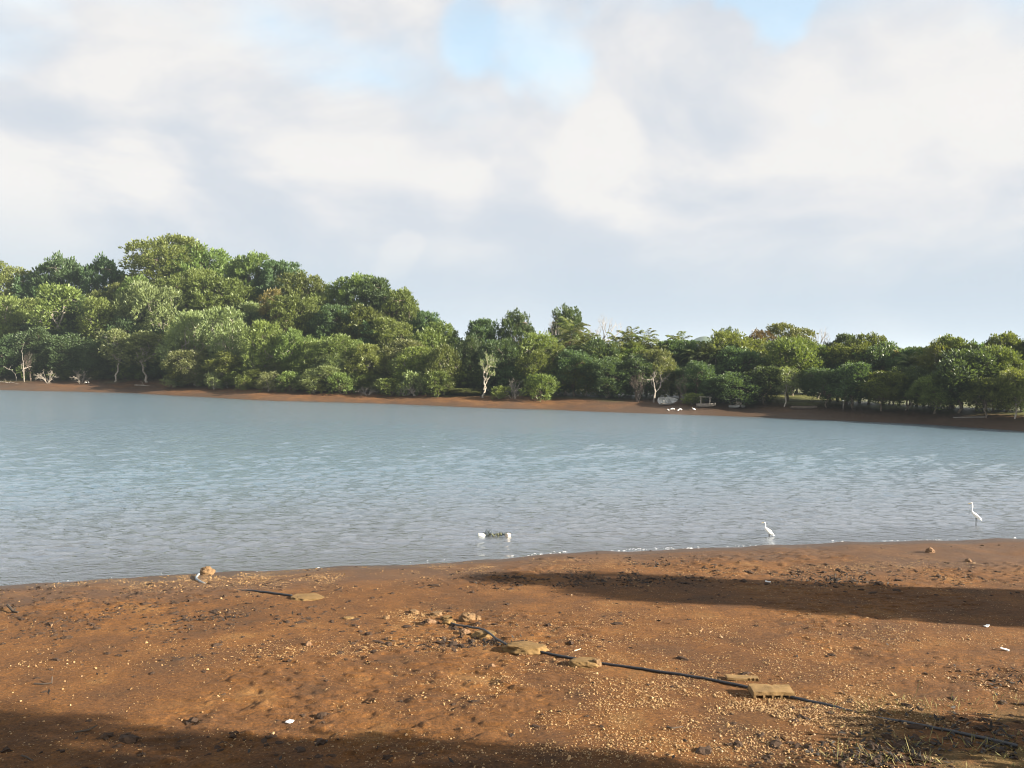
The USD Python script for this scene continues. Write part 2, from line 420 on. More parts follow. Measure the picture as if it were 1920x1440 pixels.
# ------------------------------------------------------------------ materials for the things
def simple(name, color, rough=0.8, var=0.25, scale=6.0, bump=0.0, bscale=30.0, spec=0.3, **kw):
    lo, hi = tuple(c * (1 - var) for c in color), tuple(c * (1 + var) for c in color)
    nodes = {"t": ("texture_coordinate", {}), "n": ("noise_texture", {"scale": scale, "detail": 5.0, "roughness": 0.6}),
             "r": ("rgb_ramp", {"ramp": [(0.3, lo), (0.7, hi)]}), "p": ("principled_bsdf", {"roughness": rough, "specular_ior_level": spec, **kw})}
    links = [("t.object", "n.vector"), ("n.fac", "r.fac"), ("r.color", "p.base_color")]
    if bump:
        nodes["nb"] = ("noise_texture", {"scale": bscale, "detail": 5.0, "roughness": 0.65})
        nodes["b"] = ("bump", {"strength": bump, "distance": 0.02})
        links += [("t.object", "nb.vector"), ("nb.fac", "b.height"), ("b.normal", "p.normal")]
    return mat(name, nodes, links)


def leafy(name, a, b, c=None, trans=0.38, rough=0.42):
    """Leaves whose colour runs from a to b, a few of them c, a little different on every tree."""
    c = c or b
    nodes = {"g": ("geometry", {}), "o": ("object_info", {}),
             "r": ("rgb_ramp", {"ramp": [(0.0, a), (0.55, tuple((x + y) / 2 for x, y in zip(a, b))), (0.86, b), (0.95, c), (1.0, c)]}),
             "h": ("map_range", {"from_min": 0, "from_max": 1, "to_min": 0.475, "to_max": 0.515}),
             "v": ("map_range", {"from_min": 0, "from_max": 1, "to_min": 0.78, "to_max": 1.25}),
             "hsv": ("hsv", {"saturation": 1.0}),
             "p": ("principled_bsdf", {"roughness": rough, "specular_ior_level": 0.35}),
             "tr": ("translucent_bsdf", {}), "tc": ("mix_color", {"blend_type": "multiply", "fac": 1.0, "b": (1.5, 1.45, 0.6), "use_clamp": False}),
             "m": ("mix_closure", {"fac": trans})}
    links = [("g.random_per_island", "r.fac"), ("r.color", "hsv.color"), ("o.random", "h.value"), ("o.random", "v.value"), ("h.result", "hsv.hue"), ("v.result", "hsv.value"),
             ("hsv.color", "p.base_color"), ("hsv.color", "tc.a"), ("tc.result", "tr.color"), ("p.BSDF", "m.closure1"), ("tr.BSDF", "m.closure2")]
    return mat(name, nodes, links, surface="m.closure")


leafy("leaf_green", (0.097, 0.133, 0.037), (0.313, 0.327, 0.083), (0.719, 0.640, 0.292))
leafy("leaf_dark", (0.058, 0.093, 0.040), (0.178, 0.221, 0.069), (0.610, 0.567, 0.292))
leafy("leaf_olive", (0.116, 0.145, 0.040), (0.284, 0.306, 0.083), (0.532, 0.527, 0.239))
leafy("leaf_grey", (0.136, 0.166, 0.069), (0.332, 0.347, 0.140), (0.678, 0.640, 0.371))
leafy("leaf_bright", (0.123, 0.155, 0.042), (0.325, 0.332, 0.087), (0.694, 0.597, 0.278))
leafy("leaf_rust", (0.120, 0.095, 0.034), (0.230, 0.175, 0.065), (0.18, 0.21, 0.07))
leafy("leaf_palm", (0.106, 0.130, 0.037), (0.212, 0.220, 0.066), (0.425, 0.373, 0.184), rough=0.4)
leafy("leaf_dry", (0.22, 0.17, 0.085), (0.36, 0.29, 0.15))
simple("bark_pale", (0.30, 0.265, 0.215), 0.9, 0.3, 4.0)
simple("bark_brown", (0.115, 0.092, 0.068), 0.9, 0.35, 4.0)
simple("bark_dead", (0.22, 0.195, 0.165), 0.9, 0.25, 5.0)
simple("twig_red", (0.13, 0.10, 0.08), 0.9, 0.25, 5.0)

# ------------------------------------------------------------------ kinds of trees (abstract classes, referenced below)
stage.CreateClassPrim("/World/Kinds")
KINDS = {}


def unit(v):
    return v / np.maximum(np.linalg.norm(v, axis=-1, keepdims=True), 1e-9)


def leaves(rng, base, direction, length, width):
    """One folded leaf (two triangles) for each base point."""
    n = len(base)
    side = unit(np.cross(direction, rng.normal(size=(n, 3)) * 0.55 + [0, 0, 1.0]))
    nrm = np.cross(side, direction)
    L, Wd = length[:, None], width[:, None]
    mid = base + direction * L * 0.52
    v = np.stack([base, mid + side * Wd * 0.5 - nrm * Wd * 0.12, base + direction * L, mid - side * Wd * 0.5 - nrm * Wd * 0.12], 1).reshape(-1, 3)
    i = np.arange(n)[:, None] * 4
    f = np.stack([i + [0, 1, 2], i + [0, 2, 3]], 1).reshape(-1, 3)
    return v, f


def foliage(rng, lobes, clumps, per, clump_r, leaf, up=0.45, inner=0.25, tall=1.0, zmin=0.15):
    """Leaf tufts over the outside of several lobes, and some inside."""
    vol = np.array([np.prod(l[1]) ** (2 / 3) for l in lobes])
    pick = rng.choice(len(lobes), clumps * 2, p=vol / vol.sum())
    c = np.array([l[0] for l in lobes])[pick]
    r = np.array([l[1] for l in lobes])[pick]
    d = unit(rng.normal(size=(len(pick), 3)))
    d[:, 2] = np.where(d[:, 2] < -0.55, -d[:, 2], d[:, 2])
    rad = np.where(rng.random(len(pick)) < inner, rng.uniform(0.35, 0.8, len(pick)), rng.uniform(0.84, 1.16, len(pick)))
    p = c + d * r * rad[:, None]
    deep = np.full(len(p), 9.0)
    for lc, lr in lobes:
        deep = np.minimum(deep, (((p - lc) / lr) ** 2).sum(1))
    keep = ((deep > 0.62) | (rng.random(len(p)) < inner)) & (p[:, 2] > zmin)
    gaps = meshkit.noise(p * 0.55 + 7.3 * rng.random(), 3) > 0.24
    p, d = p[keep & gaps][:clumps], d[keep & gaps][:clumps]
    n = len(p)
    size = rng.uniform(0.6, 1.25, n)
    off = unit(rng.normal(size=(n, per, 3))) * (rng.random((n, per, 1)) ** 0.5) * clump_r * size[:, None, None]
    off[..., 2] *= tall
    base = p[:, None] + off
    dirs = unit(unit(d)[:, None] * 0.55 + np.array([0, 0, up]) + unit(off) * 0.75 + rng.normal(size=(n, per, 3)) * 0.38)
    base, dirs = base.reshape(-1, 3), dirs.reshape(-1, 3)
    ok = base[:, 2] > 0.05
    base, dirs = base[ok], dirs[ok]
    ln = leaf * rng.uniform(0.65, 1.3, len(base))
    return leaves(rng, base, dirs, ln, ln * rng.uniform(0.42, 0.6, len(base)))


def bent(rng, a, b, n=5, wob=0.12):
    a, b = np.asarray(a, float), np.asarray(b, float)
    t = np.linspace(0, 1, n)[:, None]
    p = a + (b - a) * t
    w = rng.normal(size=(n, 3)) * wob * np.linalg.norm(b - a) * np.sin(t * math.pi)
    return p + w * [1, 1, 0.5]


def limbs(rng, lobes, foot_r, fork, lean=(0, 0), stems=1):
    parts = []
    ctr = np.mean([l[0] for l in lobes], 0)
    for s in range(stems):
        foot = np.array([rng.normal(0, 0.25) * (stems > 1), rng.normal(0, 0.25) * (stems > 1), -0.35])
        top = np.array([ctr[0] * 0.6 + lean[0], ctr[1] * 0.6 + lean[1], fork]) + rng.normal(size=3) * [0.3, 0.3, 0.2]
        parts.append(tube(bent(rng, foot, top, 6, 0.05), np.linspace(foot_r, foot_r * 0.62, 6), 7))
        for lc, lr in lobes[s::stems]:
            parts.append(tube(bent(rng, top, np.asarray(lc) + [0, 0, lr[2] * 0.3], 5, 0.08), np.linspace(foot_r * 0.55, foot_r * 0.14, 5), 5))
            for q in range(3):
                d = unit(rng.normal(size=3) + [0, 0, 0.4])
                parts.append(tube(bent(rng, lc, np.asarray(lc) + d * lr * 0.9, 4, 0.1), np.linspace(foot_r * 0.2, foot_r * 0.05, 4), 4))
    return join(parts)


def new_kind(name, w, h, parts):
    root = UsdGeom.Xform.Define(stage, f"/World/Kinds/{name}")
    for pname, mesh, m in parts:
        put(pname, mesh, M[m], root.GetPrim())
    KINDS[name] = (w, h)


def lobes_of(rng, w, h, low, n, top_round=0.5):
    """Uneven lobes that fill a crown w wide from height low to h."""
    out, r0, n = [], w * 0.5, int(n * 1.5)
    lean = rng.normal(size=2) * 0.10 * w
    for k in range(n):
        t = (k + 0.5) / n
        z = low + (h - low) * (0.10 + 0.78 * t) + rng.normal(0, 0.03 * h)
        prof = math.sin(math.pi * (0.20 + 0.66 * t)) ** top_round
        rr = r0 * rng.uniform(0.26, 0.50)
        a = k * 2.4 + rng.normal(0, 0.6)
        rad = max(0, (r0 * prof - rr * 0.75)) * rng.uniform(0.55, 1.12)
        rz = min(rr * rng.uniform(0.7, 1.15), max(h - z, 0.3 * rr), max(z - low + 0.5 * rr, 0.3))
        out.append((np.array([math.cos(a) * rad + lean[0] * t, math.sin(a) * rad + lean[1] * t, z]), np.array([rr, rr, max(rz, 0.35)])))
    out.append((np.array([lean[0], lean[1], h - 0.26 * (h - low)]), np.array([r0 * 0.36, r0 * 0.36, 0.26 * (h - low)])))
    out.append((np.array([0, 0, low + 0.45 * (h - low)]), np.array([r0 * 0.55, r0 * 0.55, 0.40 * (h - low)])))
    return out


def broad(name, seed, w, h, low, n, clumps, per, cr, leaf, lm, bark, fork, foot, up=0.45, stems=1, inner=0.25, lean=(0, 0), tr=0.5):
    rng = np.random.default_rng(seed)
    lb, leaf, per = lobes_of(rng, w, h, low, n, tr), leaf * 0.86, int(per * 1.25)
    new_kind(name, w, h, [("trunk", limbs(rng, lb, foot, fork, lean, stems), bark), ("crown", foliage(rng, lb, clumps, per, cr, leaf, up, inner), lm)])


# leafy to the ground, at the water's edge
broad("mangrove_a", 1, 8, 9, 0.3, 13, 620, 15, 0.55, 0.46, "leaf_green", "bark_pale", 2.6, 0.2, stems=2)
broad("mangrove_b", 2, 8, 9, 0.3, 12, 620, 15, 0.55, 0.46, "leaf_bright", "bark_pale", 2.6, 0.2, stems=2)
broad("mangrove_c", 3, 8, 9, 0.5, 12, 560, 15, 0.6, 0.44, "leaf_grey", "bark_pale", 3.0, 0.18, stems=2)
broad("mangrove_d", 4, 8, 9, 0.3, 13, 620, 15, 0.55, 0.46, "leaf_dark", "bark_brown", 2.6, 0.2, stems=2)
broad("mangrove_e", 5, 8, 9, 0.3, 12, 600, 15, 0.58, 0.44, "leaf_olive", "bark_pale", 2.6, 0.2, stems=2)
# tall wood trees with big rosettes of leaves
broad("tall_a", 6, 10, 15, 3.5, 14, 560, 20, 0.62, 0.58, "leaf_green", "bark_brown", 5.5, 0.3, up=0.7, inner=0.2)
broad("tall_b", 7, 10, 15, 3.5, 13, 560, 20, 0.62, 0.58, "leaf_dark", "bark_brown", 5.5, 0.3, up=0.7, inner=0.2)
broad("tall_c", 8, 11, 15, 4.0, 15, 720, 18, 0.60, 0.46, "leaf_olive", "bark_brown", 5.5, 0.3, up=0.6, inner=0.2)
broad("tall_d", 9, 10, 15, 3.5, 12, 480, 20, 0.66, 0.60, "leaf_dark", "bark_brown", 6.0, 0.3, up=0.8, inner=0.15)
broad("tall_rust", 10, 10, 15, 3.5, 12, 520, 18, 0.62, 0.50, "leaf_rust", "bark_brown", 5.5, 0.28, up=0.5)
# orchard-like trees with clear trunks
broad("clear_a", 11, 8, 9, 2.2, 11, 520, 16, 0.58, 0.50, "leaf_dark", "bark_brown", 2.4, 0.2, up=0.5)
broad("clear_b", 12, 8, 9, 2.0, 11, 520, 16, 0.58, 0.48, "leaf_green", "bark_brown", 2.3, 0.2, up=0.5)
broad("clear_c", 13, 8, 9, 1.9, 10, 480, 16, 0.6, 0.46, "leaf_bright", "bark_pale", 2.4, 0.17, up=0.5)
# slender pale trees
broad("slender_a", 14, 4.2, 8, 2.8, 8, 250, 13, 0.42, 0.36, "leaf_grey", "bark_pale", 3.2, 0.13, lean=(0.5, 0))
broad("slender_b", 15, 4.2, 8, 2.4, 8, 230, 13, 0.42, 0.36, "leaf_olive", "bark_pale", 3.0, 0.13, lean=(-0.6, 0))
broad("slender_c", 16, 4.2, 8, 1.0, 8, 300, 13, 0.45, 0.38, "leaf_bright", "bark_pale", 2.2, 0.11)
# bushes
broad("bush_a", 17, 3.6, 2.6, 0.05, 7, 170, 12, 0.3, 0.30, "leaf_green", "bark_brown", 0.5, 0.06, stems=3)
broad("bush_b", 18, 3.6, 2.6, 0.05, 7, 170, 12, 0.3, 0.30, "leaf_bright", "bark_brown", 0.5, 0.06, stems=3)
broad("bush_c", 19, 3.6, 2.6, 0.05, 7, 150, 12, 0.3, 0.28, "leaf_grey", "bark_pale", 0.5, 0.06, stems=3)
broad("bush_d", 20, 3.6, 2.6, 0.05, 7, 150, 12, 0.3, 0.32, "leaf_olive", "bark_pale", 0.5, 0.06, stems=3)


def branching(rng, p, d, length, r, depth, out, spread=0.55, kids=(2, 3), shrink=0.68, up=0.12):
    q = p + d * length
    out.append(tube(bent(rng, p, q, 4, 0.06), np.linspace(r, r * 0.6, 4), 5 if depth > 1 else 3, cap=False))
    if depth == 0:
        return
    for k in range(rng.integers(kids[0], kids[1] + 1)):
        nd = unit(d + rng.normal(size=3) * spread + [0, 0, up])
        branching(rng, q - d * length * rng.uniform(0, 0.35), nd, length * shrink * rng.uniform(0.75, 1.2), r * 0.58, depth - 1, out, spread, kids, shrink, up)


def bare(name, seed, h, r, m, depth, first=0.33, spread=0.5, kids=(2, 3), lean=(0, 0), stems=1, up=0.15, leafm=None):
    rng = np.random.default_rng(seed)
    trunk, twigs = [], []
    for s in range(stems):
        d = unit(np.array([lean[0], lean[1], 1.0]) + rng.normal(size=3) * (0.45 if stems > 1 else 0.05))
        a = np.array([0, 0, -0.3])
        b = a + d * h * first
        trunk.append(tube(bent(rng, a, b, 6, 0.06), np.linspace(r, r * 0.75, 6), 7))
        for k in range(3):
            branching(rng, b - d * h * first * 0.25 * k, unit(d + rng.normal(size=3) * spread), h * first * 0.62, r * 0.6, depth, twigs, spread, kids, 0.7, up)
    v, f = join(trunk)
    v2, f2 = join(twigs)
    sc = h / max(v2[:, 2].max(), v[:, 2].max())
    w = 2 * np.abs(v2[:, :2]).max() * sc
    parts = [("trunk", (v * sc, f), m), ("branches", (v2 * sc, f2), m)]
    if leafm:
        pk = v2[rng.integers(0, len(v2), 1100)] * sc
        pk = pk[pk[:, 2] > h * 0.35]
        ln = rng.uniform(0.16, 0.34, len(pk))
        parts.append(("leaves", leaves(rng, pk, unit(rng.normal(size=(len(pk), 3)) + [0, 0, 0.3]), ln, ln * 0.5), leafm))
    new_kind(name, w, h, parts)


bare("bare_a", 31, 8, 0.15, "bark_dead", 4)
bare("bare_b", 32, 8, 0.13, "bark_dead", 5, spread=0.42, first=0.28)
bare("bare_bush", 33, 5, 0.045, "twig_red", 5, stems=5, first=0.3, spread=0.45)
bare("dead_bush", 34, 3, 0.04, "bark_dead", 3, stems=5, first=0.35, spread=0.6, up=0.0)
bare("pale_tree", 35, 8, 0.16, "bark_pale", 4, first=0.36, lean=(0.15, 0), leafm="leaf_grey")
bare("snag", 36, 5, 0.10, "bark_dead", 2, first=0.5, kids=(1, 2), spread=0.6)


def palm(name, seed, h, fronds):
    rng = np.random.default_rng(seed)
    root = UsdGeom.Xform.Define(stage, f"/World/Kinds/{name}")
    top = np.array([rng.normal(0, 0.6), rng.normal(0, 0.6), h - 2.2])
    put("trunk", tube(bent(rng, [0, 0, -0.3], top, 8, 0.04), np.linspace(0.2, 0.12, 8), 8), M["bark_pale"], root.GetPrim())
    for k in range(fronds):
        a = k * 2.39996 + rng.normal(0, 0.15)
        el = math.radians(rng.uniform(62, 85)) * (1 - k / fronds) + math.radians(-25) * (k / fronds)
        L = rng.uniform(2.9, 3.7)
        h2 = np.array([math.cos(a), math.sin(a), 0])
        s = np.linspace(0, 1, 11)
        ang = el - 1.25 * s ** 1.5
        seg = L / 10
        pts = top + np.cumsum(np.stack([h2[0] * np.cos(ang), h2[1] * np.cos(ang), np.sin(ang)], -1) * seg, 0)
        parts = [tube(pts, np.linspace(0.035, 0.008, 11), 3, cap=False)]
        side = np.array([-h2[1], h2[0], 0])
        bs, ds, ln = [], [], []
        for j in np.linspace(0.12, 0.99, 26):
            i = j * 10
            b = pts[int(i)] + (pts[min(int(i) + 1, 10)] - pts[int(i)]) * (i - int(i))
            t = unit(pts[min(int(i) + 1, 10)] - pts[max(int(i) - 1, 0)])
            for sg in (-1, 1):
                bs.append(b); ds.append(unit(side * sg * 0.8 + t * 0.6 + [0, 0, -0.38 + rng.normal(0, 0.1)]))
                ln.append(0.85 * (math.sin(math.pi * (0.16 + 0.78 * j)) ** 0.6) * rng.uniform(0.85, 1.1))
        ln = np.array(ln)
        parts.append(leaves(rng, np.array(bs), np.array(ds), ln, np.full(len(ln), 0.15)))
        put("frond", join(parts), M["leaf_dry" if k > fronds - 3 else "leaf_palm"], root.GetPrim())
    KINDS[name] = (6.0, h)


palm("palm_a", 41, 9, 25)
palm("palm_b", 42, 9, 22)

ROLE = {"mangrove": ("shore_tree", "tree"), "tall": ("broadleaf_tree", "tree"), "clear": ("orchard_tree", "tree"), "slender": ("slender_tree", "tree"), "bush": ("bush", "bush"),
        "bare": ("bare_tree", "tree"), "palm": ("coconut_palm", "palm tree"), "pale": ("pale_tree", "tree"), "snag": ("dead_tree", "dead tree"), "dead": ("dead_bush", "dead bush")}
trng = np.random.default_rng(77)


def tree(kind, px, top, wpx, off, label, group=None, name=None, rz=None, cat=None, at=None, hw=None, tilt=0.0):
    """A tree whose crown centre shows at px, its top at pixel row top, wpx pixels wide, off metres behind the far shoreline."""
    if at is None:
        y = 120.0
        for _ in range(12):
            d = ray(px, top)
            x = d[0] / d[1] * y
            y = 0.5 * y + 0.5 * (far_y(x) + off)
        ztop = CAM_H + d[2] / d[1] * y
        gz = float(base_z(x, y))
        h, w = max(ztop - gz, 0.8), wpx / FPX * y
    else:
        x, y = at
        gz = float(base_z(x, y)); h, w = hw
    kw, kh = KINDS[kind]
    role = ROLE[kind.split("_")[0]]
    sx = w / kw
    o = empty(name or role[0], (x, y, gz - 0.05), trng.uniform(0, 6.28) if rz is None else rz, scale=(sx, sx, h / kh), ry=tilt)
    o.GetPrim().GetReferences().AddInternalReference(f"/World/Kinds/{kind}")
    o.GetPrim().SetInstanceable(True)
    tag(o, label, cat or role[1], group)
    return o

# ------------------------------------------------------------------ the wood on the left bank: crowns of the skyline
T = tree
T("tall_c", 8, 494, 120, 36, "yellow green domed tree at the far left end of the wood's skyline")
T("tall_b", 70, 520, 95, 38, "low dark crown between the yellow green end tree and the tufted dark tree")
T("tall_d", 125, 486, 110, 40, "dark tree with upright tufted leaf clusters left of the two-part dark skyline")
T("tall_d", 198, 487, 82, 39, "narrow dark crown touching the left side of the highest tree")
T("tall_c", 295, 449, 155, 42, "highest tree of the wood with an airy olive yellow dome")
T("tall_a", 402, 469, 130, 44, "broad green dome just right of the highest olive tree")
T("tall_a", 455, 482, 90, 40, "round green crown on the shoulder right of the broad green dome")
T("tall_b", 522, 494, 105, 42, "dark rounded crown standing alone above the rust brown tree")
T("tall_a", 585, 518, 95, 40, "green crown in the saddle right of the dark rounded crown")
T("tall_a", 648, 522, 100, 38, "pale green crown at the left of the last skyline hump of the wood")
T("tall_b", 706, 527, 110, 37, "dark broad crown of the last skyline hump of the wood")
T("tall_a", 757, 551, 85, 33, "green crown falling away right of the last skyline hump")
T("tall_b", 798, 588, 70, 28, "small dark crown with a sprig on top near the wood's low right end")
T("tall_a", 838, 608, 60, 22, "lowest skyline crown at the right tip of the lit wood")
# middle of the wood
T("mangrove_e", 25, 560, 95, 24, "olive tree below the yellow green end tree of the wood")
T("slender_b", 98, 538, 85, 19, "light olive tree with a long leaning pale trunk in the dark left wood", rz=2.9)
T("mangrove_d", 150, 560, 105, 25, "dark leafy tree between the leaning olive tree and the light topped tree")
T("slender_b", 182, 562, 75, 18, "small olive tree over the dark hollow of the left wood")
T("mangrove_c", 236, 534, 90, 24, "light topped tree under the left side of the highest tree")
T("mangrove_c", 318, 548, 95, 22, "grey green tree with a short white trunk under the highest tree")
T("tall_c", 368, 512, 105, 30, "olive brown crown below the gap between highest tree and green dome")
T("tall_a", 432, 524, 120, 30, "large crown with bright speckled leaves below the round shoulder crown")
T("tall_rust", 512, 548, 82, 29, "rust brown tree with drying leaves in the middle of the wood")
T("tall_a", 572, 560, 100, 29, "green crown right beside the rust brown tree")
T("tall_b", 625, 575, 95, 27, "dark green crown two places right of the rust brown tree")
T("tall_a", 688, 578, 110, 26, "wide green crown below the pale and dark skyline hump")
T("tall_c", 742, 600, 90, 23, "olive crown on the falling right slope of the wood")
T("mangrove_a", 800, 622, 90, 18, "green tree behind the sunlit right corner of the wood")
# front of the wood, along the red bank
T("mangrove_d", 15, 630, 85, 13, "dark tree over the fallen pale branches at the left edge")
T("mangrove_d", 75, 618, 90, 15, "dark tree behind the tall pale snag at the left")
T("mangrove_d", 130, 628, 95, 14, "very dark tree over the tangled dead brushwood")
T("mangrove_d", 185, 640, 80, 13, "dark tree behind the two white birds under the wood")
T("slender_a", 214, 620, 62, 10, "grey green tree on a thin bent white trunk over the dark bank", rz=0.3)
T("slender_a", 278, 624, 82, 10, "leaning feathery grey green tree with reddish branches showing", rz=3.4)
T("mangrove_c", 352, 590, 100, 14, "grey green tree right of the leaning feathery tree")
T("mangrove_c", 372, 660, 78, 9, "low grey green tree on the bank with a thin grey stem")
T("slender_c", 430, 660, 66, 9, "bright yellow green young tree standing at the red bank")
T("mangrove_c", 440, 585, 90, 15, "grey green tree above the bright yellow green young tree")
T("mangrove_b", 492, 608, 82, 13, "bright green tree above the open dark trunk gap")
T("mangrove_a", 545, 622, 88, 14, "green tree right of the open dark trunk gap")
T("mangrove_e", 590, 640, 80, 12, "olive green tree in the middle of the lit bank")
T("mangrove_a", 640, 632, 90, 13, "round green tree of the lit bank left of the dry tangle")
T("mangrove_b", 690, 650, 85, 12, "bright tree over the dry tangle of the lit bank")
T("mangrove_c", 735, 640, 85, 13, "greyish tree right above the dry tangle")
T("mangrove_b", 785, 655, 90, 11, "bright green tree near the right corner of the lit wood")
T("mangrove_a", 832, 650, 62, 9, "sunlit corner tree where the bright wood meets the dark wood")
for k, (px, top, w, kd, lb) in enumerate([
        (505, 700, 50, "bush_c", "bush hanging on the bank below the open dark trunk gap"),
        (545, 700, 60, "bush_a", "green bush leaning over the red bank right of the trunk gap"),
        (590, 706, 55, "bush_d", "olive bush at the water side under the middle of the lit wood"),
        (640, 702, 65, "bush_a", "green bush below the round green tree of the lit bank"),
        (735, 712, 60, "bush_a", "low green bush right of the dry tangle on the bank"),
        (775, 700, 60, "bush_c", "grey green bush with dry twigs below the bright corner"),
        (822, 700, 55, "bush_a", "green bush at the foot of the sunlit corner tree"),
        (400, 700, 45, "bush_c", "small grey bush left of the bright yellow green young tree"),
        (325, 705, 60, "bush_c", "grey bush at the right end of the shaded bank"),
        (455, 705, 40, "bush_b", "little bush at the right of the bright yellow green young tree")]):
    T(kd, px, top, w, 6.5, lb)
# filling rows of the slope, nothing tells them apart
LEFT_MARKS = [(8, "the yellow green end tree"), (125, "the tufted dark tree"), (198, "the narrow dark crown"), (295, "the highest olive tree"), (402, "the broad green dome"), (455, "the round shoulder crown"),
              (522, "the dark rounded crown"), (585, "the saddle crown"), (648, "the pale skyline crown"), (706, "the last skyline hump"), (757, "the falling skyline crown"), (798, "the sprig topped crown"), (838, "the lowest skyline crown")]
RIGHT_MARKS = [(905, "the first crown past the dip"), (968, "the pointed dark crown"), (1035, "the leafless grey treetop"), (1068, "the dark round crown"), (1122, "the wide leafless treetop"), (1197, "the pair of upright palms"), (1272, "the lone palm"), (1320, "the blue hill"),
               (1362, "the dark tufted treetop"), (1418, "the brownish treetop"), (1488, "the flat domed tree"), (1540, "the reddish treetop"), (1585, "the dark speckled crown"), (1650, "the pale green standing crown"), (1712, "the shining palm"), (1782, "the thin pale treetop"), (1835, "the last tufted treetop"), (1888, "the round edge crown")]
HUE = {"mangrove_e": "olive leafy", "tall_c": "olive", "tall_a": "green", "tall_b": "dark", "mangrove_a": "green leafy", "mangrove_b": "bright", "mangrove_c": "grey green", "mangrove_d": "dark leafy"}
_said = set()


def between(kind, px, where, marks, noun="tree"):
    """A label that finds the tree by its colour and the skyline tree it stands under."""
    mx, nm = min(marks, key=lambda m: abs(m[0] - px))
    side = "left of" if px < mx - 9 else "right of" if px > mx + 9 else "straight under"
    for s in (f"{HUE[kind]} {noun} {where}, {side} {nm}", f"{HUE[kind]} {noun} {where}, a step {side} {nm}", f"{HUE[kind]} {noun} {where}, further {side} {nm}"):
        if s not in _said:
            break
    _said.add(s)
    return s


for k in range(46):
    px = 4 + 18.6 * k + trng.normal(0, 5)
    sky = np.interp(px, [0, 120, 230, 290, 480, 700, 860], [520, 520, 500, 480, 520, 550, 640])
    for row, (fr, off) in enumerate(((0.20, 33), (0.40, 26), (0.60, 19), (0.78, 12))):
        if (k + row) % 2 and row < 2:
            continue
        kd = str(trng.choice((["tall_a", "tall_b", "tall_c"], ["tall_a", "tall_b", "mangrove_c"] if px > 300 else ["tall_b", "mangrove_d"], ["mangrove_a", "mangrove_c", "tall_a", "mangrove_d"] if px > 330 else ["mangrove_d", "mangrove_d", "mangrove_c"], ["mangrove_a", "mangrove_c", "mangrove_e"] if px > 330 else ["mangrove_d"])[row]))
        T(kd, px + row * 9, sky + (725 - sky) * fr + trng.normal(0, 13), trng.uniform(62, 92), off + (3.0 if row == 3 and px < 330 else 0) + trng.normal(0, 1.5), between(kd, px + row * 9, ("high", "halfway", "low", "lowest")[row] + " on the slope", LEFT_MARKS), "trees packed on the slope of the left wood", name="slope_tree")
FILL2 = "dark undergrowth bush along the shaded foot of the left wood"
for k in range(16):
    T("bush_a", 8 + k * 19 + trng.normal(0, 4), 694 + trng.normal(0, 5), trng.uniform(45, 65), 11 + trng.uniform(0, 3), FILL2, "bushes along the shaded foot of the left wood")

# ------------------------------------------------------------------ dead wood at the left
T("snag", 45, 640, 45, 8, "tall pale dead trunk with ragged twigs at the shaded bank", rz=1.0)
T("bare_bush", 58, 650, 42, 9, "grey leafless crown of twigs behind the tall pale dead trunk", name="dead_bush", cat="dead bush")
T("dead_bush", 88, 690, 52, 7.5, "tangled dead brushwood right of the tall pale dead trunk")
T("dead_bush", 150, 690, 48, 7, "dead branches left of the two white birds under the wood")
T("dead_bush", 690, 722, 55, 6, "dry grey tangle of branches on the lit red bank")
T("dead_bush", 762, 722, 60, 6.5, "dry brown tangle of twigs near the right corner of the lit bank")

# ------------------------------------------------------------------ the dark wood in the middle
T("tall_b", 905, 602, 80, 24, "dark crown first right of the dip in the skyline")
T("tall_d", 968, 588, 72, 26, "dark pointed crown between the dip and the leafless treetops")
T("tall_d", 1068, 580, 78, 32, "dark round crown rising behind the first coconut palms")
T("bare_b", 1033, 592, 72, 24, "leafless grey treetop left of the dark round crown")
T("bare_b", 1124, 584, 120, 24, "wide leafless treetop of pale twigs right of the dark round crown")
T("mangrove_e", 1000, 628, 85, 18, "olive green tree below the pointed dark crown")
T("mangrove_d", 885, 636, 70, 13, "dark tree in the shaded corner beside the sunlit wood")
T("mangrove_d", 940, 640, 85, 14, "dark tree behind the pale trunked tree")
T("mangrove_a", 1012, 660, 82, 12, "green tree reaching out over the bank by the bare forked shrub")
T("pale_tree", 907, 655, 52, 6.5, "thin pale trunked tree nearly bare on the red bank", rz=0.4)
T("dead_bush", 965, 705, 55, 6.5, "bare forked shrub with pale stems on the red bank")
T("bush_a", 1010, 706, 75, 6, "green bush spilling over the bank right of the bare forked shrub")
T("bush_d", 936, 725, 42, 5.5, "small olive bush between the pale trunked tree and the bare forked shrub")
T("mangrove_d", 1078, 660, 100, 13, "dark leafy tree under the first coconut palms")
T("mangrove_d", 1140, 672, 95, 12, "dark tree over the shaded bank left of the leaning bare trunk")
T("mangrove_d", 1195, 668, 85, 13, "dark tree behind the reddish bare shrub")
T("palm_a", 1064, 596, 66, 24, "coconut palm with yellowing fronds in front of the dark round crown")
T("palm_b", 1102, 618, 66, 22, "coconut palm under the wide leafless treetop")
T("palm_a", 1096, 650, 58, 17, "low coconut palm amid the dark middle wood")
T("palm_b", 1182, 612, 58, 24, "coconut palm with upright dark fronds, left of a pair")
T("palm_a", 1212, 618, 56, 24, "coconut palm with upright dark fronds, right of a pair")
T("palm_b", 1272, 621, 58, 26, "coconut palm standing alone left of the blue hill")
T("palm_a", 1316, 648, 58, 20, "coconut palm with shining fronds just below the blue hill")
T("palm_b", 1345, 646, 54, 19, "coconut palm with shining fronds right of the blue hill")
T("palm_a", 1232, 640, 52, 21, "small coconut palm between the pair and the lone palm")
